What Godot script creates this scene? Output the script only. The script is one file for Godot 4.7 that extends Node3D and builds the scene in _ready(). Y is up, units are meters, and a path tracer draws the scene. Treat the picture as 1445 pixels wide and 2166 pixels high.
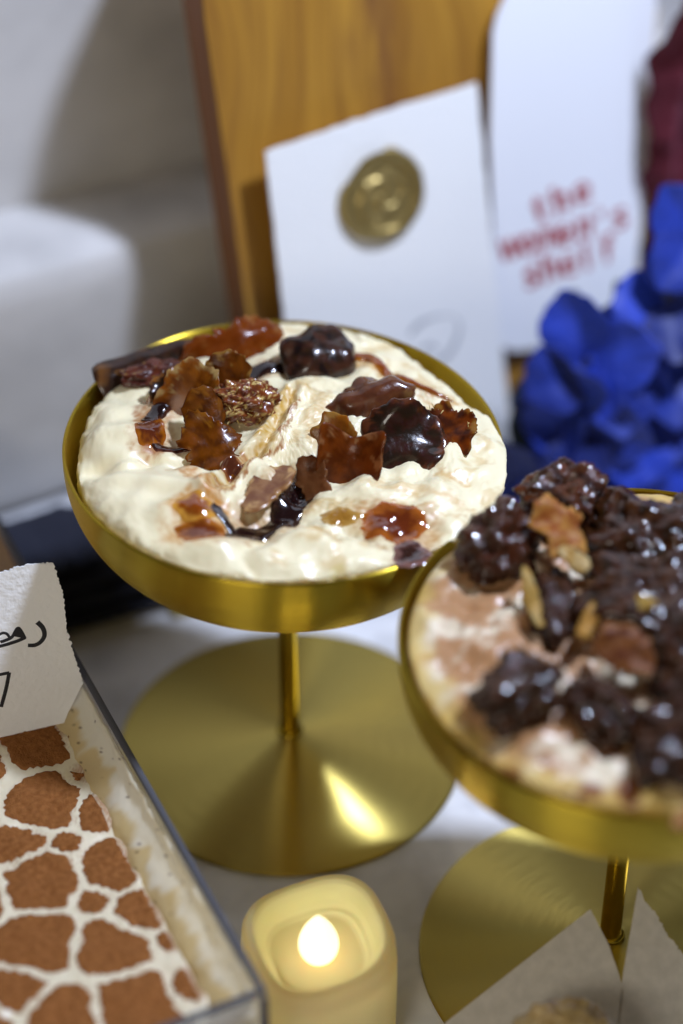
extends Node3D
# Two brass coupe dishes of date cream on a white table, with cards, a tealight and a tray of layered dessert.
# Units: metres in the world, millimetres inside the builders (scaled by MM).

const MM := 0.001
const RIM := 52.5
const RIM_H := 101.8
var mats := {}
var ex := Vector3(cos(deg_to_rad(28.5)), 0, -sin(deg_to_rad(28.5)))   # along the backdrop, to the right
var ez := Vector3(sin(deg_to_rad(28.5)), 0, cos(deg_to_rad(28.5)))    # out of the backdrop
var names := {}

# ------------------------------------------------------------------ helpers
func lin(r, g, b) -> Color:
	return Color(r, g, b).linear_to_srgb()

func mat(key, c, rough, metal = 0.0, more = {}) -> StandardMaterial3D:
	if mats.has(key):
		return mats[key]
	var m := StandardMaterial3D.new()
	m.albedo_color = lin(c[0], c[1], c[2])
	m.roughness = rough
	m.metallic = metal
	for k in more:
		m.set(k, more[k])
	m.resource_name = key
	mats[key] = m
	return m

func noise(sd, freq, octaves = 3, kind = FastNoiseLite.TYPE_SIMPLEX_SMOOTH, fractal = FastNoiseLite.FRACTAL_FBM) -> FastNoiseLite:
	var n := FastNoiseLite.new()
	n.seed = sd
	n.frequency = freq
	n.noise_type = kind
	n.fractal_type = fractal if octaves > 1 else FastNoiseLite.FRACTAL_NONE
	n.fractal_octaves = octaves
	return n

func noise_tex(sd, freq, octaves, size = 512, normal = false, bump = 4.0, ramp = null) -> NoiseTexture2D:
	var t := NoiseTexture2D.new()
	t.width = size
	t.height = size
	t.seamless = true
	t.noise = noise(sd, freq, octaves)
	if normal:
		t.as_normal_map = true
		t.bump_strength = bump
	if ramp:
		var g := Gradient.new()
		g.offsets = PackedFloat32Array(ramp[0])
		g.colors = PackedColorArray(ramp[1])
		t.color_ramp = g
	return t

func numbered(n) -> String:
	names[n] = names.get(n, -1) + 1
	return n if names[n] == 0 else "%s_%03d" % [n, names[n]]

func tag(o, label, category = "", group = "", kind = ""):
	if label: o.set_meta("label", label)
	if category: o.set_meta("category", category)
	if group: o.set_meta("group", group)
	if kind: o.set_meta("kind", kind)
	return o

func obj(called, mesh, m, parent = self) -> MeshInstance3D:
	var o := MeshInstance3D.new()
	o.name = numbered(called) if parent == self else called
	o.mesh = mesh
	o.material_override = m
	parent.add_child(o, true)
	return o

func thing(called, label, category, at = Vector3.ZERO, group = "") -> Node3D:
	var o := Node3D.new()
	o.name = numbered(called)
	add_child(o)
	o.position = at
	return tag(o, label, category, group)

# a grid over (u, v) in 0..1; the front lies on the side of dP/du x dP/dv
func grid(nu: int, nv: int, f: Callable, cf = null, wrap := false) -> ArrayMesh:
	var w := nu + 1
	var p := PackedVector3Array()
	var uv := PackedVector2Array()
	var col := PackedColorArray()
	p.resize(w * (nv + 1)); uv.resize(p.size())
	if cf != null: col.resize(p.size())
	for j in nv + 1:
		for i in w:
			var u := float(i) / nu
			var v := float(j) / nv
			if wrap and i == nu:
				p[j * w + i] = p[j * w]
			else:
				p[j * w + i] = f.call(u, v)
			uv[j * w + i] = Vector2(u, v)
			if cf != null:
				col[j * w + i] = col[j * w] if wrap and i == nu else cf.call(u, v, p[j * w + i])
	var n := PackedVector3Array()
	n.resize(p.size())
	var idx := PackedInt32Array()
	idx.resize(nu * nv * 6)
	var k := 0
	for j in nv:
		for i in nu:
			var a := j * w + i
			var b := a + 1
			var c := b + w
			var d := a + w
			var fn := (p[c] - p[a]).cross(p[d] - p[b])
			n[a] += fn; n[b] += fn; n[c] += fn; n[d] += fn
			idx[k] = a; idx[k + 1] = c; idx[k + 2] = b; idx[k + 3] = a; idx[k + 4] = d; idx[k + 5] = c
			k += 6
	if wrap:
		for j in nv + 1:
			var s := n[j * w] + n[j * w + nu]
			n[j * w] = s; n[j * w + nu] = s
	for j in [0, nv]:
		if p[j * w].distance_to(p[j * w + nu / 2]) < 1e-7 and p[j * w].distance_to(p[j * w + nu / 3]) < 1e-7:
			var s := Vector3.ZERO
			for i in w: s += n[j * w + i]
			for i in w: n[j * w + i] = s
	for i in n.size():
		n[i] = n[i].normalized() if n[i].length() > 1e-20 else Vector3.UP
	var arr := []
	arr.resize(Mesh.ARRAY_MAX)
	arr[Mesh.ARRAY_VERTEX] = p
	arr[Mesh.ARRAY_NORMAL] = n
	arr[Mesh.ARRAY_TEX_UV] = uv
	if cf != null: arr[Mesh.ARRAY_COLOR] = col
	arr[Mesh.ARRAY_INDEX] = idx
	var m := ArrayMesh.new()
	m.add_surface_from_arrays(Mesh.PRIMITIVE_TRIANGLES, arr)
	return m

func joined(list) -> ArrayMesh:
	var st := SurfaceTool.new()
	st.begin(Mesh.PRIMITIVE_TRIANGLES)
	for it in list:
		st.append_from(it[0], 0, it[1])
	return st.commit()

# profile of [radius, height] in mm, turned round y
func lathe(prof: Array, n := 96, inward := false) -> ArrayMesh:
	var cnt := prof.size() - 1
	var f = func(u, v):
		var q = prof[int(round(v * cnt))]
		var a: float = u * TAU * (1.0 if inward else -1.0)
		return Vector3(cos(a) * q[0], q[1], sin(a) * q[0]) * MM
	return grid(n, cnt, f, null, true)

# box with rounded edges, size and radius in metres
func rbox(size: Vector3, r: float) -> ArrayMesh:
	var list := []
	var h := size / 2
	for ax in 3:
		for s in [-1.0, 1.0]:
			var b := (ax + 1) % 3
			var c := (ax + 2) % 3
			var tb := [-h[b], -h[b] + r * 0.3, -h[b] + r, 0.0, h[b] - r, h[b] - r * 0.3, h[b]]
			var tc := [-h[c], -h[c] + r * 0.3, -h[c] + r, 0.0, h[c] - r, h[c] - r * 0.3, h[c]]
			var f = func(u, v):
				var q := Vector3.ZERO
				q[ax] = s * h[ax]
				q[b] = tb[int(round(u * 6))] * s
				q[c] = tc[int(round(v * 6))]
				var core := q.clamp(-h + Vector3.ONE * r, h - Vector3.ONE * r)
				return core + (q - core).normalized() * r if (q - core).length() > 1e-9 else q
			list.append([grid(6, 6, f), Transform3D()])
	return joined(list)

# flat plate with an outline (Vector2, mm), thickness t mm, front face towards +z
func plate(outline: PackedVector2Array, t: float) -> ArrayMesh:
	var st := SurfaceTool.new()
	st.begin(Mesh.PRIMITIVE_TRIANGLES)
	var tri := Geometry2D.triangulate_polygon(outline)
	var area := 0.0
	for i in outline.size():
		area += outline[i].cross(outline[(i + 1) % outline.size()])
	for side in [1.0, -1.0]:
		for i in range(0, tri.size(), 3):
			var q := [outline[tri[i]], outline[tri[i + 1]], outline[tri[i + 2]]]
			var ccw: bool = (q[1] - q[0]).cross(q[2] - q[0]) > 0
			var order := [0, 2, 1] if ccw == (side > 0) else [0, 1, 2]
			for k in order:
				st.set_normal(Vector3(0, 0, side))
				st.set_uv(q[k] * 0.01)
				st.add_vertex(Vector3(q[k].x, q[k].y, t / 2 * side) * MM)
	for i in outline.size():
		var a := outline[i]
		var b := outline[(i + 1) % outline.size()]
		var d := (b - a).normalized()
		var nn := Vector3(d.y, -d.x, 0) * (1.0 if area > 0 else -1.0)
		var q := [Vector3(a.x, a.y, t / 2), Vector3(b.x, b.y, t / 2), Vector3(b.x, b.y, -t / 2), Vector3(a.x, a.y, -t / 2)]
		for k in ([0, 1, 2, 0, 2, 3] if area > 0 else [0, 2, 1, 0, 3, 2]):
			st.set_normal(nn)
			st.set_uv(Vector2(a.x, a.y) * 0.01)
			st.add_vertex(q[k] * MM)
	return st.commit()

# outline with a torn or deckled edge between the given corners
func torn(corners: Array, step: float, amount: float, sd: int, rough_sides = null) -> PackedVector2Array:
	var n := noise(sd, 0.55, 3)
	var out := PackedVector2Array()
	for i in corners.size():
		var a: Vector2 = corners[i]
		var b: Vector2 = corners[(i + 1) % corners.size()]
		var cnt := maxi(1, int(a.distance_to(b) / step))
		var am: float = amount if rough_sides == null or rough_sides.has(i) else amount * 0.12
		for k in cnt:
			var q := a.lerp(b, float(k) / cnt)
			var nn := (b - a).orthogonal().normalized()
			var fade := 1.0 if k > 0 else 0.0
			out.append(q + nn * n.get_noise_2d(q.x * 1.7 + i * 31.0, q.y * 1.7) * am * fade)
	return out

# a curved flake with thickness: long axis x (half length a), width y (half width b), normal z; all in mm
func flake(a: float, b: float, t: float, bend_w: float, bend_l: float, rag: float, sd: int, cf: Callable, p := 2.2, nr := 12, na := 56, outline = null, bumps := 0.25, crease := 0.0) -> ArrayMesh:
	var n := noise(sd, 1.0, 4)
	var nb := noise(sd + 7, 0.12, 1)
	var flat = func(u, v):
		var rho: float = v * 2.0 if v <= 0.5 else 2.0 - v * 2.0
		rho = 1.0 - pow(1.0 - rho, 1.6)
		var th: float = u * TAU
		var c := cos(th)
		var s := sin(th)
		var rr: float
		if outline != null:
			rr = outline.call(th)
		else:
			rr = 1.0 / pow(pow(absf(c / a), p) + pow(absf(s / b), p), 1.0 / p)
		var torn_by := rag * minf(a, b) * (1.5 * n.get_noise_2d(c * rr * 0.22, s * rr * 0.22) + 0.4 * n.get_noise_2d(c * rr * 0.7 + 9.0, s * rr * 0.8))
		return [rho, Vector2(c, s) * (rr * rho + torn_by * pow(rho, 4.0))]
	var f = func(u, v):
		var q = flat.call(u, v)
		var rho: float = q[0]
		var x: float = q[1].x
		var y: float = q[1].y
		var side := 1.0 if v < 0.5 else -1.0
		var z: float = side * t * 0.5 * sqrt(maxf(0.0, 1.0 - pow(rho, 5.0))) + nb.get_noise_2d(x, y) * bumps * (0.4 + rho) + crease * sqrt(y * y + 0.3)
		var yy := y
		var zz := z
		if absf(bend_w) > 1e-4:
			yy = sin(y * bend_w) * (1.0 / bend_w - z)
			zz = z * cos(y * bend_w) + (1.0 - cos(y * bend_w)) / bend_w
		var xx := x
		if absf(bend_l) > 1e-4:
			xx = sin(x * bend_l) * (1.0 / bend_l - zz)
			zz = zz * cos(x * bend_l) + (1.0 - cos(x * bend_l)) / bend_l
		return Vector3(xx, yy, zz) * MM
	var g = func(u, v, _pp):
		var q = flat.call(u, v)
		return cf.call(q[0], q[1], v < 0.5)
	return grid(na, nr * 2, f, g, true)

# a lumpy closed body (half sizes in mm)
func lump(rx: float, ry: float, rz: float, sd: int, rough: Array, cf: Callable, nu := 64, nv := 40) -> ArrayMesh:
	var n1 := noise(sd, 1.0, 3)
	var grain := noise(sd + 1, 1.0, 1, FastNoiseLite.TYPE_CELLULAR)
	grain.cellular_return_type = FastNoiseLite.RETURN_DISTANCE
	var f = func(u, v):
		var a: float = -u * TAU
		var b: float = (v - 0.5) * PI
		var d := Vector3(cos(a) * cos(b), sin(b), sin(a) * cos(b))
		var k := 1.0
		for r in rough:
			var q: Vector3 = d * r[0]
			var x := n1.get_noise_3dv(q)
			k += x * r[1] if r.size() < 3 else -(grain.get_noise_3dv(d * r[2]) + 0.6) * r[3]
		return Vector3(d.x * rx, d.y * ry, d.z * rz) * k * MM
	var g = func(_u, _v, pp):
		return cf.call(pp / MM)
	return grid(nu, nv, f, g, true)

func facing(l: Vector3, n: Vector3) -> Basis:
	var x := l.normalized()
	var z := (n - x * n.dot(x)).normalized()
	return Basis(x, z.cross(x), z)

func lut(table: Array, a: float) -> float:
	for i in table.size() - 1:
		if a <= table[i + 1][0]:
			var t := inverse_lerp(table[i][0], table[i + 1][0], a)
			t = t * t * (3.0 - 2.0 * t)
			return lerpf(table[i][1], table[i + 1][1], t)
	return table[-1][1]

func seg_dist(q: Vector2, line: Array) -> Vector2:   # (distance, position along 0..1)
	var best := Vector2(1e9, 0)
	var cnt := line.size() - 1
	for i in cnt:
		var a: Vector2 = line[i]
		var b: Vector2 = line[i + 1]
		var t := clampf((q - a).dot(b - a) / (b - a).length_squared(), 0.0, 1.0)
		var d := q.distance_to(a.lerp(b, t))
		if d < best.x: best = Vector2(d, (i + t) / cnt)
	return best

func path(list: Array, at: float) -> Vector2:   # smooth point on a polyline
	var cnt := list.size() - 1
	var k := clampf(at, 0.0, 1.0) * cnt
	var i := mini(int(k), cnt - 1)
	var p0: Vector2 = list[maxi(i - 1, 0)]
	var p3: Vector2 = list[mini(i + 2, cnt)]
	return list[i].cubic_interpolate(list[i + 1], p0, p3, k - i)

# a flat stroke of ink or raised syrup along a path, on the plane z = lift
func stroke(list: Array, width: Callable, lift: float, cnt := 24, round_h := 0.06) -> ArrayMesh:
	var f = func(u, v):
		var q := path(list, u)
		var d := (path(list, u + 0.01) - path(list, u - 0.01)).normalized()
		var w: float = width.call(u)
		var s: float = v * 2.0 - 1.0
		q += Vector2(-d.y, d.x) * w * s
		return Vector3(q.x, q.y, lift + round_h * (1.0 - s * s)) * MM
	return grid(cnt, 6, f)

# ------------------------------------------------------------------ scene
func _ready():
	camera_and_light()
	materials()
	setting()
	board()
	cards()
	red_cloth()
	flowers()
	navy_cloth()
	coupes()
	date_cream()
	dates()
	mocha_cream()
	brownies()
	tray()
	price_card()
	tealight()
	parchment()

func camera_and_light():
	var cam := Camera3D.new()
	cam.name = "camera"
	add_child(cam)
	var at := CameraAttributesPhysical.new()
	at.frustum_focal_length = 51.06
	at.frustum_focus_distance = 0.513
	at.exposure_aperture = 2.6
	at.frustum_near = 0.02
	at.frustum_far = 20.0
	cam.attributes = at
	cam.fov = 26.44
	cam.near = 0.02
	cam.far = 20.0
	cam.position = Vector3(0, 0.4135, 0)
	cam.rotation = Vector3(-0.6752, 0, -0.0012)
	cam.current = true
	var we := WorldEnvironment.new()
	we.name = "environment"
	var e := Environment.new()
	e.background_mode = Environment.BG_COLOR
	e.background_color = lin(0.44, 0.37, 0.30)
	e.background_energy_multiplier = 0.08
	e.tonemap_mode = Environment.TONE_MAPPER_LINEAR
	e.tonemap_exposure = 1.0
	e.sdfgi_enabled = true
	e.ssao_enabled = true
	e.ssil_enabled = true
	we.environment = e
	add_child(we)
	# the lamp that lights the stall: cool white, up to the right
	var key := AreaLight3D.new()
	key.name = "stall_lamp"
	key.area_size = Vector2(0.05, 0.05)
	key.light_energy = 0.36
	key.light_color = lin(0.83, 0.95, 1.25)
	key.shadow_enabled = true
	add_child(key)
	key.look_at_from_position(Vector3(0.25, 0.57, -0.45), Vector3(-0.01, 0.05, -0.43), Vector3.UP)
	# warm light of the room, large and weak, from behind the photographer on the left
	var warm := AreaLight3D.new()
	warm.name = "room_lamp"
	warm.area_size = Vector2(0.5, 0.4)
	warm.light_energy = 0.035
	warm.light_color = lin(1.0, 0.78, 0.5)
	warm.shadow_enabled = true
	add_child(warm)
	warm.look_at_from_position(Vector3(-0.10, 0.80, 0.35), Vector3(0, 0.05, -0.42), Vector3.UP)

	# small neutral lamp low on the photographer's side
	var front := AreaLight3D.new()
	front.name = "counter_lamp"
	front.area_size = Vector2(0.14, 0.10)
	front.light_energy = 0.050
	front.light_color = lin(1.0, 0.95, 0.86)
	front.shadow_enabled = true
	add_child(front)
	front.look_at_from_position(Vector3(-0.14, 0.30, -0.02), Vector3(0.0, 0.04, -0.38), Vector3.UP)

func materials():
	var fine := noise_tex(3, 0.06, 4, 512, true, 3.0)
	var mottled := noise_tex(5, 0.012, 4, 512, false, 0, [[0.0, 0.55, 0.8, 1.0], [Color(0.82, 0.82, 0.82), Color(0.97, 0.97, 0.97), Color(1, 1, 1), Color(1, 1, 1)]])
	mat("table_paint", [0.80, 0.80, 0.81], 0.55, 0.0, {"albedo_texture": mottled, "uv1_triplanar": true, "uv1_world_triplanar": true, "uv1_scale": Vector3(5, 5, 5)})
	mat("wall_paint", [0.66, 0.64, 0.615], 0.75, 0.0, {"albedo_texture": mottled, "uv1_triplanar": true, "uv1_world_triplanar": true, "uv1_scale": Vector3(3, 3, 3), "normal_enabled": true, "normal_texture": fine, "normal_scale": 0.05})
	mat("brass", [0.53, 0.375, 0.036], 0.41, 1.0, {"roughness_texture": noise_tex(31, 0.02, 4, 512, false, 0, [[0.0, 0.5, 1.0], [Color(0.7, 0.7, 0.7), Color(0.88, 0.88, 0.88), Color(1, 1, 1)]]), "uv1_scale": Vector3(1, 14, 1), "anisotropy_enabled": true, "anisotropy": -1.0})
	mat("brass_foot", [0.52, 0.405, 0.105], 0.41, 1.0, {"roughness_texture": mats["brass"].roughness_texture, "uv1_scale": Vector3(1, 14, 1), "anisotropy_enabled": true, "anisotropy": -1.0})
	mat("brass_plain", [0.54, 0.38, 0.036], 0.24, 1.0)
	mat("cream", [1, 1, 1], 0.42, 0.0, {"vertex_color_use_as_albedo": true, "subsurf_scatter_enabled": true, "subsurf_scatter_strength": 0.06, "clearcoat_enabled": true, "clearcoat": 0.25, "clearcoat_roughness": 0.25, "normal_enabled": true, "normal_texture": fine, "normal_scale": 0.08, "uv1_triplanar": true, "uv1_scale": Vector3(60, 60, 60)})
	mat("syrup", [1, 1, 1], 0.10, 0.0, {"vertex_color_use_as_albedo": true, "clearcoat_enabled": true, "clearcoat": 0.8, "clearcoat_roughness": 0.05})
	var wrinkle := noise_tex(11, 0.02, 5, 512, true, 6.0)
	mat("date", [1, 1, 1], 0.28, 0.0, {"vertex_color_use_as_albedo": true, "clearcoat_enabled": true, "metallic_specular": 0.3, "clearcoat": 0.6, "clearcoat_roughness": 0.12, "normal_enabled": true, "normal_texture": wrinkle, "normal_scale": 0.42, "uv1_triplanar": true, "uv1_scale": Vector3(45, 45, 45)})
	mat("date_thin", [1, 1, 1], 0.28, 0.0, {"vertex_color_use_as_albedo": true, "backlight_enabled": true, "backlight": lin(1.2, 0.62, 0.16), "metallic_specular": 0.3, "clearcoat_enabled": true, "clearcoat": 0.4, "clearcoat_roughness": 0.15, "normal_enabled": true, "normal_texture": wrinkle, "normal_scale": 0.42, "uv1_triplanar": true, "uv1_scale": Vector3(45, 45, 45)})
	mat("straw_fibre", [0.60, 0.43, 0.15], 0.6)
	mat("pith", [1, 1, 1], 0.55, 0.0, {"vertex_color_use_as_albedo": true, "backlight_enabled": true, "backlight": lin(0.7, 0.5, 0.25), "normal_enabled": true, "normal_texture": wrinkle, "normal_scale": 1.0, "uv1_triplanar": true, "uv1_scale": Vector3(60, 60, 60)})
	var crumb := noise_tex(17, 0.05, 5, 512, true, 10.0)
	mat("brownie", [1, 1, 1], 0.4, 0.0, {"vertex_color_use_as_albedo": true, "clearcoat_enabled": true, "clearcoat": 0.8, "clearcoat_roughness": 0.07, "metallic_specular": 0.2, "normal_enabled": true, "normal_texture": crumb, "normal_scale": 0.30, "uv1_triplanar": true, "uv1_scale": Vector3(16, 16, 16)})
	mat("cocoa", [1, 1, 1], 0.95, 0.0, {"vertex_color_use_as_albedo": true, "albedo_texture": noise_tex(37, 0.12, 4, 512, false, 0, [[0.0, 0.5, 1.0], [Color(0.72, 0.68, 0.62), Color(0.93, 0.92, 0.9), Color(1, 1, 1)]]), "metallic_specular": 0.15, "normal_enabled": true, "normal_texture": crumb, "normal_scale": 1.0, "uv1_triplanar": true, "uv1_scale": Vector3(70, 70, 70)})
	mat("card", [0.86, 0.86, 0.85], 0.7, 0.0, {"normal_enabled": true, "normal_texture": noise_tex(23, 0.03, 4, 512, true, 5.0), "normal_scale": 0.5, "uv1_triplanar": true, "uv1_scale": Vector3(30, 30, 30)})
	mat("smooth_card", [0.82, 0.83, 0.86], 0.5)
	mat("card_edge", [0.62, 0.50, 0.33], 0.8)
	mat("ink", [0.012, 0.012, 0.016], 0.5)
	mat("pencil", [0.42, 0.43, 0.45], 0.7)
	mat("red_print", [0.36, 0.012, 0.02], 0.6)
	mat("wax", [0.40, 0.29, 0.10], 0.34, 0.75)
	mat("petal", [1, 1, 1], 0.55, 0.0, {"vertex_color_use_as_albedo": true, "backlight_enabled": true, "backlight": lin(0.2, 0.2, 0.2), "rim_enabled": true, "rim": 0.3, "rim_tint": 0.6})
	mat("dark_leaf", [0.012, 0.022, 0.012], 0.6)
	mat("plastic", [0.75, 0.75, 0.78], 0.08, 0.0, {"transparency": BaseMaterial3D.TRANSPARENCY_ALPHA})
	mats["plastic"].albedo_color.a = 0.12
	mat("plastic_rim", [0.085, 0.085, 0.095], 0.6, 0.0, {"metallic_specular": 0.25})
	mat("parchment", [0.84, 0.80, 0.72], 0.6, 0.0, {"backlight_enabled": true, "backlight": lin(0.8, 0.76, 0.68), "albedo_texture": noise_tex(29, 0.02, 4, 512, false, 0, [[0.0, 1.0], [Color(0.93, 0.93, 0.92), Color(1, 1, 1)]]), "uv1_triplanar": true, "uv1_scale": Vector3(25, 25, 25)})

func setting():
	obj("table_surface", rbox(Vector3(0.95, 0.03, 0.62), 0.004), mats["table_paint"]).position = Vector3(0.0, -0.015, -0.46)
	tag(get_node("table_surface"), "white painted table top with faint grey smudges", "", "", "structure")
	# a low white ledge along the back of the table, and the wall behind it
	var front := Vector3(-0.0915, 0, -0.5152)
	var ledge := obj("back_ledge", rbox(Vector3(0.7, 0.086, 0.06), 0.012), mats["wall_paint"])
	ledge.transform = Transform3D(Basis(ex, Vector3.UP, ez), front - ez * 0.03 + Vector3.UP * 0.043 + ex * 0.1)
	tag(ledge, "long low white ledge at the back of the table", "", "", "structure")
	var wall := obj("back_wall", rbox(Vector3(0.72, 0.36, 0.04), 0.002), mats["wall_paint"])
	wall.transform = Transform3D(Basis(ex, Vector3.UP, ez), front - ez * 0.053 + Vector3.UP * 0.18 + ex * 0.1)
	tag(wall, "off white wall behind the ledge", "", "", "structure")

# ---- board and cards lean together: s along ex, t up the slope, g out of its face
var lean := deg_to_rad(14)
func board_frame() -> Transform3D:
	var nb := ez * cos(lean) + Vector3.UP * sin(lean)
	return Transform3D(Basis(ex, nb.cross(ex), nb), Vector3(-0.02, 0, -0.498))

func wood_image() -> Image:
	var im := Image.create(512, 1024, false, Image.FORMAT_RGB8)
	var wide := noise(41, 0.012, 3)
	var fibre := noise(42, 0.11, 4)
	var warp := noise(43, 0.006, 2)
	var spot := noise(44, 0.02, 3)
	for y in 1024:
		for x in 512:
			var xx := x + warp.get_noise_2d(x * 0.5, y * 0.6) * 26.0
			var g := wide.get_noise_2d(xx * 1.2, y * 0.08) * 0.5 + 0.5
			var f := fibre.get_noise_2d(xx * 1.0, y * 0.035)
			var c := Color(0.30, 0.135, 0.016).lerp(Color(0.46, 0.235, 0.030), clampf(g * 1.5 - 0.25, 0, 1))
			c = c.lerp(Color(0.17, 0.066, 0.014), clampf(f * 0.7 + 0.05, 0, 0.5))
			var dark := clampf(1.0 - absf(xx - 150.0 - sin(y * 0.004) * 20.0) / 46.0, 0, 1)
			c = c.lerp(Color(0.16, 0.06, 0.022), dark * 0.75 * (0.6 + spot.get_noise_2d(x, y * 0.4)))
			im.set_pixel(x, y, c.linear_to_srgb())
	return im

func board():
	var W := 134.0
	var Ht := 226.0
	var rad := 67.0
	var pts := [Vector2(2.6, 0), Vector2(2.6 + W, 0)]
	for i in 17:
		var a := PI / 2 * i / 16.0
		pts.append(Vector2(2.6 + W - rad + cos(a) * rad, Ht - rad + sin(a) * rad))
	for i in 17:
		var a := PI / 2 + PI / 2 * i / 16.0
		pts.append(Vector2(2.6 + rad + cos(a) * rad, Ht - rad + sin(a) * rad))
	var m := mat("wood", [1, 1, 1], 0.42)
	m.albedo_texture = ImageTexture.create_from_image(wood_image())
	m.uv1_scale = Vector3(0.66, 0.33, 1)
	var root := thing("wooden_board", "arched wooden serving board leaning behind the white cards", "serving board")
	root.transform = board_frame()
	var face := obj("board_face", plate(PackedVector2Array(pts), 14.0), m, root)
	face.position = Vector3(0, 0, -0.007)
	# darker stained edge band, a hair proud of the side
	var side := mat("wood_edge", [0.22, 0.075, 0.012], 0.45)
	var f = func(u, v):
		var k := clampi(int(round(u * 35)), 0, 35)
		var ring := pts + [pts[0]]
		var q: Vector2 = ring[k + 1] if k + 1 < ring.size() else ring[0]
		var c := Vector2(2.6 + W / 2, Ht / 2)
		q += (q - c).normalized() * 0.25
		return Vector3(q.x, q.y, -0.9 - 12.4 * v) * MM
	obj("edge_band", grid(34, 2, f), side, root)

func cards():
	var bf := board_frame()
	# ---- folded white card with a wax seal
	var card := thing("seal_card", "white deckled card with a bronze wax seal and a pencil curl", "card")
	card.transform = bf * Transform3D(Basis(), Vector3(0, 0, 0.008))
	var outline := torn([Vector2(7.5, 2), Vector2(80, 2), Vector2(79, 35), Vector2(78.7, 92), Vector2(78.4, 125.6), Vector2(45, 124.4), Vector2(11.2, 122), Vector2(10, 80)], 3.0, 0.5, 71)
	obj("paper", plate(outline, 0.7), mats["card"], card)
	var scrib := [Vector2(48.6, 57.6), Vector2(50.5, 59.3), Vector2(53.5, 60.4), Vector2(59.2, 60.6), Vector2(64.1, 58.5), Vector2(64.9, 54.1), Vector2(61, 48.4), Vector2(55.5, 45.8)]
	obj("pencil_curl", stroke(scrib, func(u): return 0.9 * (0.6 + 0.4 * sin(u * 9.0)), 0.4, 48), mats["pencil"], card)
	obj("pencil_curl", stroke([Vector2(52, 52), Vector2(54.5, 52.6), Vector2(57, 50.5)], func(_u): return 0.6, 0.4, 12), mats["pencil"], card)
	var seal := obj("wax_seal", seal_mesh(), mats["wax"], card)
	seal.position = Vector3(0.0443, 0.1016, 0.0004)
	seal.set_meta("label", "bronze wax seal with a raised curled motif")
	# ---- bookmark with red lettering
	var mark := thing("bookmark", "tall white arched bookmark with red words beside the blue flowers", "bookmark")
	mark.transform = bf * Transform3D(Basis(), Vector3(0, 0, 0.004))
	var pts := [Vector2(79.5, 48), Vector2(80.3, 44), Vector2(84, 41), Vector2(89, 39.7), Vector2(128, 35), Vector2(132, 62.4), Vector2(139.1, 107.9), Vector2(143.1, 132.7)]
	for i in 15:
		var a := PI * (i + 1) / 16.0
		pts.append(Vector2(115 + cos(a) * 28.3, 133 + sin(a) * 22.0))
	pts.append(Vector2(86.6, 131.9)); pts.append(Vector2(83.4, 108))
	obj("paper", plate(PackedVector2Array(pts), 1.0), mats["smooth_card"], mark)
	obj("paper_edge", plate(PackedVector2Array([Vector2(132.0, 62.4), Vector2(132.9, 62.3), Vector2(144.0, 132.5), Vector2(143.1, 132.7)]), 0.9), mats["card_edge"], mark)
	var words := [["the", 95.4, 78.6, 7.6, 0.10], ["women's", 82.8, 69.6, 6.6, -0.02], ["shelf", 90.2, 59.0, 6.6, 0.03]]
	var font := SystemFont.new()
	font.font_names = PackedStringArray(["Droid Sans"])
	font.font_weight = 700
	var rng := RandomNumberGenerator.new()
	rng.seed = 5
	for w in words:
		for i in w[0].length():
			var t := TextMesh.new()
			t.font = font
			t.font_size = 32
			t.pixel_size = 0.0116 / 32
			t.depth = 0.0002
			t.text = w[0][i]
			t.horizontal_alignment = HORIZONTAL_ALIGNMENT_CENTER
			t.vertical_alignment = VERTICAL_ALIGNMENT_BOTTOM
			var o := obj("letter", t, mats["red_print"], mark)
			o.position = Vector3(w[1] + 3.2 + i * w[3], w[2] + i * w[3] * w[4] + rng.randf_range(-0.3, 0.3) - 3.0, 0.6) * MM
			o.rotation.z = rng.randf_range(-0.06, 0.06) + w[4]
			o.scale = Vector3({"m": 0.72, "w": 0.78}.get(t.text, 1.05), 0.98, 1)

func seal_mesh() -> ArrayMesh:
	var n := noise(81, 0.9, 3)
	var nb := noise(83, 0.22, 3)
	var f = func(u, v):
		var th: float = u * TAU
		var c := cos(th)
		var s := sin(th)
		var rr := 13.4 * (1.0 + 0.07 * n.get_noise_2d(c, s) + 0.03 * sin(th * 2.0 + 0.8))
		var rho: float = v
		var r := rr * rho
		var h := 0.0
		var k := r / 13.4
		# rounded outer roll, a flat stamped middle, and curled relief on it
		if k > 0.74:
			h = 1.5 + 1.0 * sqrt(maxf(0.0, 1.0 - pow((k - 0.86) / 0.16, 2.0)))
			if k > 0.98: h = maxf(0.0, 1.5 * (1.0 - (k - 0.98) / 0.05))
		else:
			h = 1.35
			var x := r * c
			var y := r * s
			var swirl := sin(r * 1.05 - th * 2.0 + 0.7)
			h += 0.55 * smoothstep(0.15, 0.8, swirl) * smoothstep(0.0, 0.15, 0.74 - k)
			h += 0.7 * exp(-pow((x + 2.0) / 2.2, 2.0) - pow((y + 1.0) / 3.4, 2.0))
			h += 0.5 * exp(-pow((x - 3.0) / 4.5, 2.0) - pow((y - 6.5 + 0.3 * x) / 1.0, 2.0))
			h += nb.get_noise_2d(x, y) * 0.5
		return Vector3(r * c, r * s, h) * MM
	return grid(120, 44, f, null, true)

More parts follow.
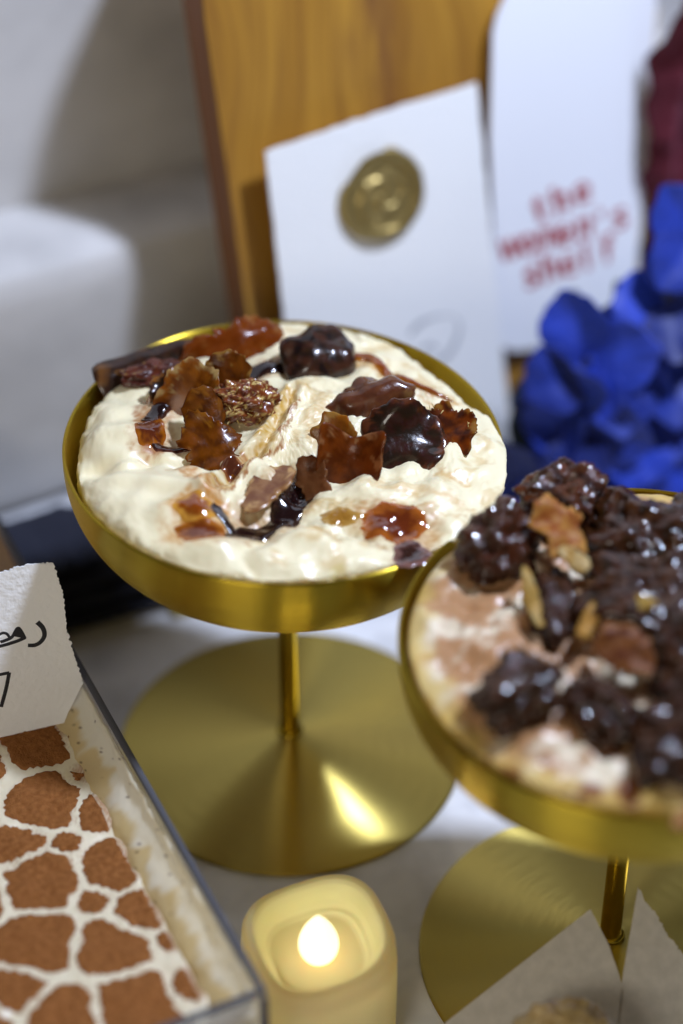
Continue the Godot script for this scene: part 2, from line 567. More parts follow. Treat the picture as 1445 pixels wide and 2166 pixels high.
func red_cloth():
	var n := noise(91, 0.03, 3)
	var knit := mat("velvet", [0.10, 0.004, 0.014], 0.9, 0.0, {"rim_enabled": true, "rim": 0.8, "rim_tint": 0.7, "normal_enabled": true, "normal_texture": noise_tex(93, 0.09, 3, 512, true, 8.0), "normal_scale": 1.0, "uv1_triplanar": true, "uv1_scale": Vector3(30, 30, 30)})
	var f = func(u, v):
		var side := 1.0
		var uu: float = u * 2.0
		if uu > 1.0:
			uu = 2.0 - uu
			side = -1.0
		var x: float = uu * 92.0 - 9.0 * sin(v * PI) * (1.0 - uu)
		var y: float = 146.0 - v * 140.0 + (uu * uu * 26.0 - 24.0 * uu) * (1.0 - v)
		var z: float = 8.0 * sin(uu * 15.0 + v * 1.5) + 5.0 * sin(uu * 31.0 - v * 2.0 + 1.0) + n.get_noise_2d(x * 2.0, y) * 9.0
		z += 18.0 * exp(-v * 9.0) * 0.5
		return Vector3(x, y, z + side * 1.2) * MM
	var o := obj("red_cloth", grid(160, 80, f, null, true), knit)
	o.transform = Transform3D(Basis(ex, Vector3.UP, ez), Vector3(0.0940, 0.006, -0.5855))
	tag(o, "crimson velvet cloth hanging in folds right of the bookmark", "cloth")

func petal_mesh(sd: int, a: float, b: float) -> ArrayMesh:
	var rng := RandomNumberGenerator.new()
	rng.seed = sd
	var bl := rng.randf_range(-0.035, 0.03)
	var bw := rng.randf_range(0.0, 0.05)
	var tone := rng.randf_range(0.5, 2.3)
	var outline = func(th):
		var c := cos(th)
		var s := sin(th)
		var r: float = 1.0 / pow(pow(absf(c / a), 1.7) + pow(absf(s / b), 2.0), 0.54)
		var off: float = th if th < PI else th - TAU
		return r * (1.0 + 0.20 * exp(-pow(off / 0.30, 2.0)) - 0.10 * maxf(0.0, -c))
	var cf = func(rho, q, _top):
		var vein := 0.86 + 0.14 * cos(atan2(q.y, q.x + a) * 30.0)
		return Color(0.010, 0.030, 0.27) * (tone * vein * lerpf(1.15, 0.9, rho))
	return flake(a, b, 0.35, bw, bl, 0.05, sd, cf, 2.0, 9, 40, outline, 0.4, rng.randf_range(-0.05, 0.28))

func flowers():
	var root := thing("blue_flower", "bunch of royal blue artificial hydrangea blooms beside the bookmark", "flower")
	var rng := RandomNumberGenerator.new()
	rng.seed = 77
	var variants := []
	for i in 10:
		variants.append(petal_mesh(300 + i, rng.randf_range(8.2, 9.8), rng.randf_range(6.8, 8.4)))
	# floret centre (world), the way it faces, turn, petal scale
	var spots := [
		[Vector3(0.0975, 0.0940, -0.522), Vector3(0.2, 0.4, 1), 10, 1.0],
		[Vector3(0.0690, 0.0640, -0.504), Vector3(-0.4, 0.35, 1), 35, 1.15],
		[Vector3(0.0925, 0.0765, -0.516), Vector3(0.1, 0.75, 0.8), 70, 1.1],
		[Vector3(0.0640, 0.0540, -0.504), Vector3(-0.7, 0.1, 1), 20, 1.0],
		[Vector3(0.0770, 0.0590, -0.508), Vector3(0.1, 0.5, 1), 50, 1.1],
		[Vector3(0.0930, 0.0600, -0.514), Vector3(0.3, 0.5, 1), 0, 1.15],
		[Vector3(0.0700, 0.0450, -0.500), Vector3(-0.2, 0.2, 1), 80, 1.05],
		[Vector3(0.0850, 0.0420, -0.506), Vector3(0.0, 0.6, 1), 30, 1.1],
		[Vector3(0.0760, 0.0250, -0.503), Vector3(0.0, 0.35, 1), 15, 1.15],
		[Vector3(0.0960, 0.0240, -0.514), Vector3(0.2, 0.4, 1), 60, 1.15],
		[Vector3(0.0530, 0.0270, -0.494), Vector3(-0.5, 0.4, 1), 40, 1.0],
		[Vector3(0.1040, 0.0420, -0.520), Vector3(0.5, 0.5, 1), 25, 1.1],
		[Vector3(0.1100, 0.0720, -0.526), Vector3(0.5, 0.6, 1), 45, 1.1],
		[Vector3(0.0640, 0.0130, -0.494), Vector3(-0.3, 0.6, 1), 75, 1.1],
		[Vector3(0.0900, 0.0090, -0.508), Vector3(0.1, 0.6, 1), 10, 1.1],
	]
	var centre := Vector3(0.088, 0.035, -0.535)
	root.position = Vector3(0.088, 0.0, -0.535)
	for s in spots:
		var fl := Node3D.new()
		fl.name = "floret"
		root.add_child(fl, true)
		var nn: Vector3 = s[1].normalized()
		fl.transform = Transform3D(facing(nn.cross(Vector3(0.3, 0.2, 1)).cross(nn), nn).rotated(nn, deg_to_rad(s[2])), s[0] - root.position)
		for k in 4:
			var o := obj("petal", variants[rng.randi() % variants.size()], mats["petal"], fl)
			var a := k * PI / 2 + rng.randf_range(-0.2, 0.2)
			var tilt := rng.randf_range(0.0, 0.55)
			var rad := Vector3(cos(a), sin(a), 0)
			var l := (rad * cos(tilt) + Vector3(0, 0, 1) * sin(tilt)).normalized()
			var n2 := (Vector3(0, 0, 1) * cos(tilt) - rad * sin(tilt)).normalized()
			var sc: float = s[3] * rng.randf_range(0.92, 1.12)
			o.transform = Transform3D(facing(l, n2).scaled(Vector3.ONE * sc), l * 0.0085 * sc + Vector3(0, 0, 0.0004 * k))
			o.transform.basis = facing(l, n2) * Basis.from_scale(Vector3.ONE * sc)
		obj("bloom_centre", lump(1.5, 1.5, 1.2, 9, [[2.0, 0.2]], func(_p): return Color(0.02, 0.03, 0.12), 16, 10), mats["petal"], fl)
	var rr := RandomNumberGenerator.new()
	rr.seed = 12
	var lf := flake(15, 8, 0.5, 0.03, 0.02, 0.06, 55, func(_r, _q, _t): return Color(0.01, 0.02, 0.012), 1.6, 8, 40)
	for q in [[Vector3(0.062, 0.045, -0.520), 200], [Vector3(0.078, 0.035, -0.524), 300], [Vector3(0.096, 0.045, -0.535), 20], [Vector3(0.070, 0.020, -0.516), 240], [Vector3(0.056, 0.040, -0.510), 260], [Vector3(0.090, 0.020, -0.525), 330]]:
		var o := obj("leaf", lf, mats["dark_leaf"], root)
		var a := deg_to_rad(q[1])
		o.transform = Transform3D(facing(Vector3(cos(a), sin(a), 0.2), Vector3(0.1, 0.4, 1)), q[0] - root.position)
	var stem := CylinderMesh.new()
	stem.top_radius = 0.002
	stem.bottom_radius = 0.0025
	stem.height = 0.075
	for q in [[0.066, -0.522], [0.080, -0.527], [0.095, -0.533], [0.104, -0.536]]:
		obj("stem", stem, mats["dark_leaf"], root).position = Vector3(q[0], 0.0375, q[1]) - root.position

func navy_cloth():
	var m := mat("navy_cotton", [0.005, 0.007, 0.020], 0.85, 0.0, {"rim_enabled": true, "rim": 0.4, "rim_tint": 0.5})
	var root := thing("navy_cloth", "dark navy folded cloth stacked on the table behind the date cream", "cloth", Vector3(-0.060, 0, -0.4800))
	root.rotation.y = deg_to_rad(24)
	var n := noise(101, 0.05, 3)
	for k in 4:
		var f = func(u, v):
			var a: float = v * TAU
			var x: float = (u - 0.5) * (112.0 - k * 3.0)
			var wob := n.get_noise_2d(x + k * 50.0, a * 4.0)
			var drop := smoothstep(0.35, 0.5, absf(u - 0.5)) * k * 0.7
			return Vector3(x, 3.6 + k * 6.4 + sin(a) * 3.5 + wob * 1.6 - drop, cos(a) * 13.0 * (1.0 + wob * 0.16) - k * 1.2) * MM
		obj("fold", grid(80, 28, f), m, root)
	var hem := mat("gold_hem", [0.30, 0.22, 0.04], 0.5)
	var f2 = func(u, v):
		var a: float = v * TAU
		return Vector3(6.0 + u * 38.0, 1.2 + sin(a) * 1.1, 14.5 + cos(a) * 2.4 + n.get_noise_1d(u * 40.0) * 1.5) * MM
	obj("hem", grid(30, 12, f2), hem, root)

func bowl_profile() -> Array:
	var D := 32.0
	var out := []
	for i in 33:      # outside, from the bottom up
		var s: float = 1.0 - float(i) / 32.0
		s = sin(s * PI / 2)
		out.append([RIM * pow(maxf(0.0, 1.0 - pow(s, 2.5)), 0.4), RIM_H - D * s])
	out[0][0] = 0.0
	out.append([RIM - 0.1, RIM_H + 0.25])
	out.append([RIM - 0.45, RIM_H + 0.4])
	out.append([RIM - 0.8, RIM_H + 0.25])
	for i in 33:      # inside, down again
		var s: float = sin(float(i) / 32.0 * PI / 2)
		out.append([(RIM - 0.9) * pow(maxf(0.0, 1.0 - pow(s, 2.5)), 0.4), RIM_H - (D - 0.9) * s])
	out[-1][0] = 0.0
	return out

func coupes():
	var root := thing("coupe_dish", "brass coupe dish on a flat foot holding the white date cream", "dish", Vector3(-0.0137, 0, -0.4154), "brass coupe dishes")
	var bowl := obj("bowl", lathe(bowl_profile(), 160), mats["brass"], root)
	bowl.transform = tilt1()
	obj("stem", lathe([[0.0, 6.4], [3.3, 6.4], [3.3, 6.9], [2.75, 7.6], [2.55, 9.0], [2.5, 30.0], [2.5, 60.0], [2.6, 68.0], [3.2, 71.5], [0.0, 71.5]], 48), mats["brass_plain"], root)
	var foot := [[0.0, 0.15], [45.4, 0.15], [45.8, 0.45], [45.6, 0.85], [45.0, 1.0]]
	for i in 14:
		var k := 1.0 - (i + 1) / 14.0
		foot.append([45.0 * k, 1.0 + (1.0 - k) * 6.2])
	obj("foot", lathe(foot, 160), mats["brass_foot"], root)
	obj("collar", lathe([[2.4, 6.6], [3.3, 6.8], [3.5, 7.3], [3.3, 7.8], [2.4, 8.1]], 40), mats["brass_plain"], root)
	var two = root.duplicate()
	two.name = numbered("coupe_dish")
	add_child(two)
	two.position = Vector3(0.0644, 0, -0.3454)
	two.get_node("bowl").transform = Transform3D()
	tag(two, "brass coupe dish in front holding mocha cream and brownie", "dish", "brass coupe dishes")

func tilt1() -> Transform3D:
	# the bowl of the rear dish sits a degree and a half off level on its stem
	var b := Basis(Vector3(0, 0, 1), -0.0269)
	return Transform3D(b, Vector3(0, RIM_H * MM, 0) - b * Vector3(0, RIM_H * MM, 0))

# ---------------------------------------------------------------- cream in the rear dish
var w1 := noise(201, 0.055, 3)
var w2 := noise(202, 0.16, 4)
var w3 := noise(203, 0.5, 3)
var w0 := noise(205, 0.05, 1)
var mounds := [
	[-26.0, 29.0, 23.0, 7.2], [-40.0, -2.0, 16.0, 6.0], [-13.0, 45.0, 11.5, 6.0], [3.0, 45.0, 10.0, 5.4], [17.0, 44.0, 11.0, 5.0],
	[8.0, -6.0, 22.0, 6.4], [-6.0, 20.0, 13.0, 5.0], [38.0, 8.0, 24.0, 4.6], [34.0, 24.0, 14.0, 5.2], [4.0, -40.0, 22.0, 4.4],
	[23.0, -46.5, 4.0, 4.6], [20.0, 22.0, 12.0, 5.0], [-22.0, -30.0, 18.0, 3.6], [28.0, -26.0, 20.0, 4.6],
]
var edge_r := [[-180, 48.8], [-150, 48.9], [-120, 49.5], [-90, 51.0], [-62, 50.8], [-42, 47.4], [-24, 47.8], [-10, 51.0], [5, 53.0], [20, 54.2], [40, 53.4], [60, 51.5], [90, 51.3], [120, 51.3], [150, 50.8], [165, 49.5], [180, 48.8]]
var edge_h := [[-180, -3.5], [-120, -1.5], [-90, -0.4], [-62, -0.4], [-42, -1.0], [-24, -1.0], [-10, 0.8], [5, 1.4], [40, 1.4], [60, 0.8], [120, 0.6], [150, -1.0], [180, -3.5]]

func cream_h(x: float, z: float) -> float:
	var q := Vector2(x, z)
	var wx := x + w0.get_noise_2d(x, z) * 6.0
	var wz := z + w0.get_noise_2d(x + 90.0, z) * 6.0
	var s := exp(2.0 * 0.4)
	for m in mounds:
		var d: float = Vector2(wx - m[0], wz - m[1]).length() / m[2]
		if d < 1.6: s += exp(2.0 * (m[3] * (0.94 - d * d * 0.85) - 0.7))
	var h := log(s) / 2.0
	var curd := smoothstep(-20.0, 5.0, x) * smoothstep(-30.0, -12.0, z)
	h += w0.get_noise_2d(x * 1.9 + 30.0, z * 1.9) * 1.5
	h += (0.5 - absf(w2.get_noise_2d(wx, wz * 0.8))) * lerpf(0.0, 0.8, curd)
	h += w3.get_noise_2d(x, z) * lerpf(0.05, 0.16, curd)
	# folds dragged by the spoon, and the trough that the syrup ran into
	var k := seg_dist(q, [Vector2(3.6, 17.4), Vector2(0.6, 28), Vector2(-11.9, 37)])
	h -= 2.4 * exp(-pow(k.x / 4.0, 2.0))
	var r1 := seg_dist(q, [Vector2(2, -15), Vector2(-4, 4), Vector2(-11, 14), Vector2(-16, 24)])
	h += 1.6 * exp(-pow((r1.x - 2.5) / 1.6, 2.0)) - 1.0 * exp(-pow(r1.x / 1.4, 2.0))
	var r2 := seg_dist(q, [Vector2(-46, 12), Vector2(-34, 9), Vector2(-24, 11), Vector2(-13, 14)])
	h -= 1.8 * exp(-pow(r2.x / 1.8, 2.0))
	var r := q.length()
	var a := rad_to_deg(atan2(z, x))
	var re := lut(edge_r, a) + w2.get_noise_2d(x * 1.5, z * 1.5) * 0.9
	var he := lut(edge_h, a)
	var rho := clampf(r / re, 0.0, 1.0)
	return he + (h - he) * pow(1.0 - pow(rho, 8.0), 0.5)

var smears := [   # path, half width, colour, strength
	[[Vector2(0.9, -14), Vector2(-4.4, 4.6), Vector2(-10.7, 13.7), Vector2(-15.7, 24.4)], 2.4, Color(0.50, 0.28, 0.03), 0.95],
	[[Vector2(3.5, -12), Vector2(-1.0, 5.0), Vector2(-8, 15), Vector2(-14, 26)], 0.5, Color(0.30, 0.10, 0.012), 1.0],
	[[Vector2(-23.9, 13.7), Vector2(-19.0, 21.0), Vector2(-14.4, 29.6)], 2.3, Color(0.46, 0.20, 0.04), 0.95],
	[[Vector2(-8.7, 9), Vector2(-12.5, 17), Vector2(-15, 24)], 1.0, Color(0.34, 0.14, 0.05), 0.8],
	[[Vector2(19, -20.4), Vector2(34.1, -16.4), Vector2(44.1, -8.5)], 0.7, Color(0.55, 0.27, 0.05), 0.9],
	[[Vector2(18.0, -18.5), Vector2(25, -17.5)], 1.3, Color(0.42, 0.14, 0.02), 0.9],
	[[Vector2(5, -18), Vector2(9, -10), Vector2(6, -2), Vector2(8, 6)], 2.2, Color(0.55, 0.32, 0.08), 0.6],
	[[Vector2(20, 19), Vector2(32, 22), Vector2(44, 27)], 1.4, Color(0.62, 0.38, 0.13), 0.6],
	[[Vector2(36, 14), Vector2(43, 17)], 1.2, Color(0.55, 0.30, 0.07), 0.7],
	[[Vector2(24, 26), Vector2(36, 29), Vector2(46, 30)], 0.8, Color(0.60, 0.38, 0.14), 0.7],
	[[Vector2(8, 36), Vector2(13, 39)], 2.0, Color(0.50, 0.28, 0.07), 0.8],
	[[Vector2(20, 36), Vector2(22, 40)], 1.3, Color(0.34, 0.15, 0.03), 0.8],
	[[Vector2(1, 34), Vector2(-1, 41)], 0.7, Color(0.50, 0.30, 0.10), 0.6],
	[[Vector2(13, 48), Vector2(12, 52)], 1.4, Color(0.5, 0.4, 0.08), 0.5],
	[[Vector2(-34.4, -10.6), Vector2(-33, -1), Vector2(-30, 5)], 2.0, Color(0.30, 0.09, 0.02), 0.8],
	[[Vector2(-8, 30), Vector2(1, 14)], 3.2, Color(0.52, 0.33, 0.16), 0.8],
	[[Vector2(5, 24), Vector2(18, 27)], 2.4, Color(0.52, 0.34, 0.12), 0.7],
	[[Vector2(5, 15), Vector2(0.6, 29), Vector2(-12.5, 37.5)], 4.6, Color(0.34, 0.14, 0.025), 0.75],
	[[Vector2(-22, 30), Vector2(-15, 31), Vector2(-17, 38), Vector2(-23, 38)], 4.4, Color(0.52, 0.22, 0.02), 0.9],
	[[Vector2(-26, -16), Vector2(-31, -6), Vector2(-31.5, 5)], 4.6, Color(0.40, 0.15, 0.02), 0.85],
	[[Vector2(-31, 4.6), Vector2(-19, 4.5)], 2.4, Color(0.30, 0.10, 0.02), 0.8],
	[[Vector2(20, 30), Vector2(31, 33), Vector2(30, 43)], 5.5, Color(0.42, 0.18, 0.03), 0.8],
	[[Vector2(2, -29), Vector2(-12, -24.5)], 3.6, Color(0.30, 0.11, 0.02), 0.8],
	[[Vector2(15, -34), Vector2(27, -23.5), Vector2(41, -17)], 1.9, Color(0.52, 0.25, 0.03), 0.85],
	[[Vector2(-8, -40), Vector2(-12, -28), Vector2(8, -22)], 1.2, Color(0.7, 0.5, 0.25), 0.4],
]

func cream_col(x: float, z: float) -> Color:
	var c := Color(0.84, 0.74, 0.475)
	var q := Vector2(x + w2.get_noise_2d(x * 1.3, z * 1.3) * 2.4, z + w2.get_noise_2d(x * 1.3 + 40.0, z * 1.3) * 2.4)
	var tan_patch := clampf(w1.get_noise_2d(x * 2.2 + 300.0, z * 2.2) * 1.6 - 0.25, 0.0, 0.45) * smoothstep(-15.0, 0.0, x)
	c = c.lerp(Color(0.56, 0.34, 0.08), tan_patch)
	for s in smears:
		var d := seg_dist(q, s[0])
		if d.x < s[1] * 2.0:
			var k: float = (1.0 - smoothstep(s[1] * 0.5, s[1] * 1.4, d.x)) * s[3]
			k *= 0.75 + 0.6 * w3.get_noise_2d(x, z)
			c = c.lerp(s[2], clampf(k, 0.0, 1.0))
	return c

func cup1() -> Transform3D:
	return Transform3D(Basis(), Vector3(-0.0137, 0, -0.4154)) * tilt1() * Transform3D(Basis(), Vector3(0, RIM_H * MM, 0))

func date_cream():
	var root := thing("date_cream", "white whipped cream with syrup swirls heaped in the rear dish", "dessert")
	root.transform = cup1()
	var f = func(u, v):
		var a: float = -u * TAU
		var rho := minf(v / 0.93, 1.0)
		rho = 1.0 - pow(1.0 - rho, 1.15)
		var ang := rad_to_deg(atan2(sin(a), cos(a)))
		var re := lut(edge_r, ang)
		var x := cos(a) * re * rho
		var z := sin(a) * re * rho
		re += w2.get_noise_2d(x * 1.5, z * 1.5) * 0.9 * (1.0 if absf(ang) > 70.0 or ang < -10.0 else 0.6)
		var top := cream_h(x * 0.9999, z * 0.9999)
		if v > 0.93:
			var k: float = (v - 0.93) / 0.07
			return Vector3(cos(a) * lerpf(re, minf(re, 48.0), k * k), lut(edge_h, ang) - 9.0 * k, sin(a) * lerpf(re, minf(re, 48.0), k * k)) * MM
		return Vector3(x, top, z) * MM
	var g = func(_u, _v, p):
		return cream_col(p.x / MM, p.z / MM)
	obj("cream", grid(440, 150, f, g, true), mats["cream"], root)
	# glossy syrup lying on the cream: streaks
	var dark := Color(0.012, 0.006, 0.005)
	var amber := Color(0.30, 0.085, 0.008)
	streak(root, [Vector2(5.0, 15), Vector2(3.6, 20), Vector2(0.6, 28.5), Vector2(-4, 33), Vector2(-12.5, 37.5)], func(u): return 4.2 - 1.7 * u + 0.6 * sin(u * 17.0), dark, Color(0.05, 0.025, 0.015))
	streak(root, [Vector2(-15.5, 29.0), Vector2(-12.5, 33.0), Vector2(-10, 36)], func(u): return 1.6 + 0.4 * sin(u * 8.0), dark, Color(0.08, 0.03, 0.02))
	streak(root, [Vector2(1.5, -29), Vector2(-4, -27.5), Vector2(-11.5, -24.5)], func(u): return 2.9 - 0.8 * u, dark, Color(0.05, 0.02, 0.012))
	streak(root, [Vector2(-25, -17), Vector2(-28, -12), Vector2(-31, -7), Vector2(-34, -4)], func(u): return 3.0 - 0.9 * u, dark, Color(0.07, 0.02, 0.01))
	streak(root, [Vector2(15, -34), Vector2(20.4, -32.0), Vector2(27, -23.5), Vector2(34, -19.6), Vector2(41, -17.0)], func(u): return 1.7 * pow(1.0 - u, 0.6) + 0.35, Color(0.20, 0.045, 0.006), Color(0.45, 0.17, 0.02))
	streak(root, [Vector2(-31, 4.6), Vector2(-25, 5.0), Vector2(-19, 4.0)], func(u): return 1.9 - 1.0 * u, Color(0.03, 0.008, 0.006), Color(0.10, 0.03, 0.02))
	# pools
	pool(root, -19.3, 31.4, 5.2, 4.6, Color(0.22, 0.05, 0.006), Color(0.58, 0.28, 0.04), 1)
	pool(root, -18.0, 38.0, 6.0, 3.8, Color(0.14, 0.03, 0.005), Color(0.40, 0.13, 0.015), 2)
	pool(root, -31.6, -0.2, 3.8, 6.0, Color(0.09, 0.018, 0.006), amber, 3)
	pool(root, 29.5, 41.5, 4.6, 4.6, Color(0.035, 0.012, 0.010), Color(0.2, 0.1, 0.08), 4)
	pool(root, 26.0, 32.0, 8.0, 6.0, Color(0.12, 0.022, 0.006), Color(0.36, 0.10, 0.015), 5)
	pool(root, 13.5, 29.5, 5.0, 2.6, Color(0.30, 0.14, 0.02), Color(0.45, 0.26, 0.06), 6)
	pool(root, -11.5, 13.5, 3.0, 3.2, Color(0.08, 0.02, 0.01), Color(0.25, 0.08, 0.02), 7)
	pool(root, 1.0, 14.0, 1.6, 1.6, Color(0.7, 0.66, 0.56), Color(0.8, 0.75, 0.62), 8)

func streak(root, list: Array, width: Callable, inner: Color, outer: Color):
	var f = func(u, v):
		var q := path(list, u)
		var d := (path(list, u + 0.02) - path(list, u - 0.02)).normalized()
		var s: float = v * 2.0 - 1.0
		var w: float = width.call(u) * minf(1.0, 6.0 * minf(u, 1.0 - u) + 0.15)
		w *= 1.0 + 0.3 * w3.get_noise_2d(u * 9.0 + list[0].x * 3.0, s * 2.0)
		q += Vector2(-d.y, d.x) * w * s
		return Vector3(q.x, cream_h(q.x, q.y) - 0.12 + 0.60 * (1.0 - s * s * s * s), q.y) * MM
	var g = func(u, v, _p):
		var s: float = absf(v * 2.0 - 1.0)
		return inner.lerp(outer, smoothstep(0.55, 1.0, s + 0.3 * w3.get_noise_2d(u * 30.0, v * 6.0)))
	obj("syrup_streak", grid(60, 12, f, g), mats["syrup"], root)

func pool(root, cx: float, cz: float, a: float, b: float, inner: Color, outer: Color, sd: int):
	var n := noise(500 + sd, 0.75, 2)
	var f = func(u, v):
		var th: float = -u * TAU
		var rr := 1.0 + 0.28 * n.get_noise_2d(cos(th), sin(th))
		var x: float = cx + cos(th) * a * rr * v
		var z: float = cz + sin(th) * b * rr * v
		return Vector3(x, cream_h(x, z) - 0.10 + 0.32 * sqrt(maxf(0.0, 1.0 - pow(v, 4.0))), z) * MM
	var g = func(u, v, _p):
		return inner.lerp(outer, smoothstep(0.4, 1.0, v + 0.30 * n.get_noise_2d(v * cos(u * TAU) * 2.5 + 9.0, v * sin(u * TAU) * 2.5)))
	obj("syrup_pool", grid(48, 14, f, g, true), mats["syrup"], root)

# ---------------------------------------------------------------- date pieces
func fibres(o: MeshInstance3D, count: int, spread: Vector3, sd: int):
	var rng := RandomNumberGenerator.new()
	rng.seed = sd
	var list := []
	for i in count:
		var a := Vector3(rng.randf_range(-1, 1) * spread.x, rng.randf_range(-1, 1) * spread.y, rng.randf_range(0.2, 1.0) * spread.z)
		var d := Vector3(rng.randf_range(-1, 1), rng.randf_range(-1, 1), rng.randf_range(0.2, 1.0)).normalized()
		var side := d.cross(Vector3(0.3, 0.9, 0.1)).normalized()
		var bend := side * rng.randf_range(-0.8, 0.8)
		var ln := rng.randf_range(1.0, 2.6)
		var f = func(u, v):
			var w: float = 0.16 * (1.0 - v) + 0.03
			var c: Vector3 = a + d * ln * v + bend * v * v
			return (c + side * cos(u * TAU) * w + side.cross(d) * sin(u * TAU) * w) * MM
		list.append([grid(5, 5, f, null, true), Transform3D()])
	obj("fibres", joined(list), mats["straw_fibre"], o).set_meta("kind", "stuff")

func put_piece(called, label, mesh, m, x, dy, z, b: Basis):
	var o := obj(called, mesh, m)
	o.transform = cup1() * Transform3D(b * Basis.from_scale(Vector3.ONE * 1.14), Vector3(x, cream_h(x, z) + dy, z) * MM)
	return tag(o, label, "date piece", "date pieces on the cream")

func skin(inner: Color, outer: Color, edge: Color, sd: int) -> Callable:
	var n := noise(sd, 0.28, 3)
	return func(rho, q, _top):
		var k := clampf(0.5 + n.get_noise_2d(q.x, q.y) * 1.3, 0.0, 1.0)
		var c := inner.lerp(outer, k)
		return c.lerp(edge, smoothstep(0.74, 1.06, rho - 0.1 + n.get_noise_2d(q.x * 0.9 + 70.0, q.y * 0.9) * 0.7 + n.get_noise_2d(q.x * 4.0, q.y * 4.0) * 0.2))

func flesh(a: Color, b: Color, fibre: Color, sd: int, share := 0.35) -> Callable:
	var n := noise(sd, 0.35, 4)
	return func(p):
		var k := n.get_noise_3dv(p)
		var c := a.lerp(b, clampf(0.5 + k * 1.5, 0, 1))
		return c.lerp(fibre, smoothstep(share, share + 0.2, n.get_noise_3dv(p * 2.2 + Vector3(50, 0, 0))))

func dates():
	var brown := Color(0.055, 0.018, 0.008)
	var dark := Color(0.016, 0.008, 0.007)
	var amber := Color(0.46, 0.17, 0.012)
	var red := Color(0.26, 0.055, 0.006)
	var gold := Color(0.50, 0.30, 0.06)
	var straw := Color(0.62, 0.45, 0.16)
	var d = mats["date"]
	var thin = mats["date_thin"]
	put_piece("date_piece", "long dark rolled date strip at the left rim", flake(12.6, 6.4, 1.6, -0.17, 0.012, 0.10, 601, skin(dark, Color(0.035, 0.013, 0.007), Color(0.12, 0.05, 0.014), 611), 3.0), d, -33.6, 1.2, -28.5, facing(Vector3(22, 2.2, -9), Vector3(0.0, 0.72, 0.7)))
	put_piece("date_piece", "small pale brown date flap hanging under the left dark strip", flake(3.6, 2.2, 0.9, 0.05, 0.02, 0.07, 602, skin(Color(0.26, 0.11, 0.03), Color(0.32, 0.15, 0.045), Color(0.2, 0.08, 0.02), 612), 4.0), thin, -38.6, 1.0, -25.0, facing(Vector3(1, 0.0, -0.05), Vector3(-0.1, 0.45, 0.9)))
	put_piece("date_piece", "reddish chunk of date tucked beneath the left dark strip", lump(7.0, 2.2, 3.6, 603, [[1.3, 0.4], [3.0, 0.14]], flesh(Color(0.10, 0.022, 0.008), Color(0.05, 0.014, 0.008), gold, 613, 0.42)), d, -32.1, 0.5, -24.7, Basis(Vector3.UP, 0.3))
	put_piece("date_piece", "glossy reddish orange date strip pointing at the back rim", flake(13.0, 4.9, 2.2, 0.07, -0.035, 0.34, 604, skin(red, Color(0.36, 0.09, 0.012), Color(0.45, 0.20, 0.05), 614), 2.0, 16, 110, null, 1.3, -0.12), thin, -13.7, 3.5, -34.3, facing(Vector3(21, 4.0, -10.5), Vector3(-0.1, 0.7, 0.72)))
	put_piece("date_piece", "amber curled date sheet standing left of the brown fold", flake(8.6, 7.0, 0.9, 0.08, -0.02, 0.13, 605, skin(Color(0.40, 0.125, 0.010), Color(0.20, 0.050, 0.006), straw, 615), 2.6, 12, 80), thin, -23.2, 3.0, -10.4, facing(Vector3(0.36, 0.80, -0.50), Vector3(-0.25, 0.45, 0.85)))
	put_piece("date_piece", "translucent brown date sheet with a rounded top edge standing up", flake(7.0, 5.2, 0.9, -0.07, 0.03, 0.13, 606, skin(Color(0.30, 0.095, 0.010), Color(0.15, 0.040, 0.006), gold, 616), 2.4, 12, 80), thin, -14.3, 7.0, -15.6, facing(Vector3(0.15, 0.9, -0.45), Vector3(0.1, 0.35, 0.93)))
	put_piece("date_piece", "crumpled dark brown date skin between the amber sheet and the long strip", flake(7.6, 5.4, 1.0, 0.12, 0.04, 0.16, 641, skin(dark, brown, Color(0.24, 0.09, 0.016), 651), 2.6, 12, 80, null, 1.2), d, -26.0, 1.6, -16.5, facing(Vector3(0.7, 0.35, -0.6), Vector3(-0.2, 0.75, 0.6)))
	put_piece("date_piece", "ragged red brown date flap lowest of the left cluster", flake(9.2, 5.6, 0.9, -0.06, 0.05, 0.34, 642, skin(Color(0.16, 0.040, 0.006), Color(0.32, 0.09, 0.008), Color(0.42, 0.16, 0.014), 652), 1.5, 14, 110, null, 0.8, 0.15), thin, -17.0, 1.8, 6.5, facing(Vector3(0.55, -0.30, 0.75), Vector3(0.0, 0.85, 0.5)))
	var tri = func(th):
		var c := cos(th)
		var s := sin(th)
		var r: float = 1.0 / pow(pow(absf(c / 10.5), 2.4) + pow(absf(s / 5.6), 2.4), 1.0 / 2.4)
		return r * (1.0 - 0.22 * s * s * clampf(-c * 2.0, 0, 1) + 0.14 * clampf(c, 0, 1) * absf(sin(th * 2.0)))
	put_piece("date_piece", "folded brown date skin running down to a ragged point", flake(11.6, 7.0, 0.9, -0.06, 0.02, 0.14, 607, skin(Color(0.11, 0.028, 0.005), Color(0.28, 0.08, 0.008), Color(0.36, 0.13, 0.014), 617), 2.4, 12, 80, tri), thin, -18.0, 3.2, 1.5, facing(Vector3(0.20, -0.62, 0.76), Vector3(0.1, 0.75, 0.62)))
	fibres(put_piece("date_piece", "rough red brown date chunk with straw fibres in the middle", lump(7.2, 4.6, 4.8, 608, [[1.5, 0.34], [3.0, 0.10], [1.0, 0.0, 4.5, 0.16], [9.0, 0.04]], flesh(Color(0.10, 0.022, 0.008), Color(0.20, 0.05, 0.012), straw, 618, 0.16), 88, 56), d, -9.7, 3.0, -9.9, Basis(Vector3(0, 0, 1), -0.12) * Basis(Vector3.UP, 0.15)), 26, Vector3(6.5, 2.5, 4.5), 41)
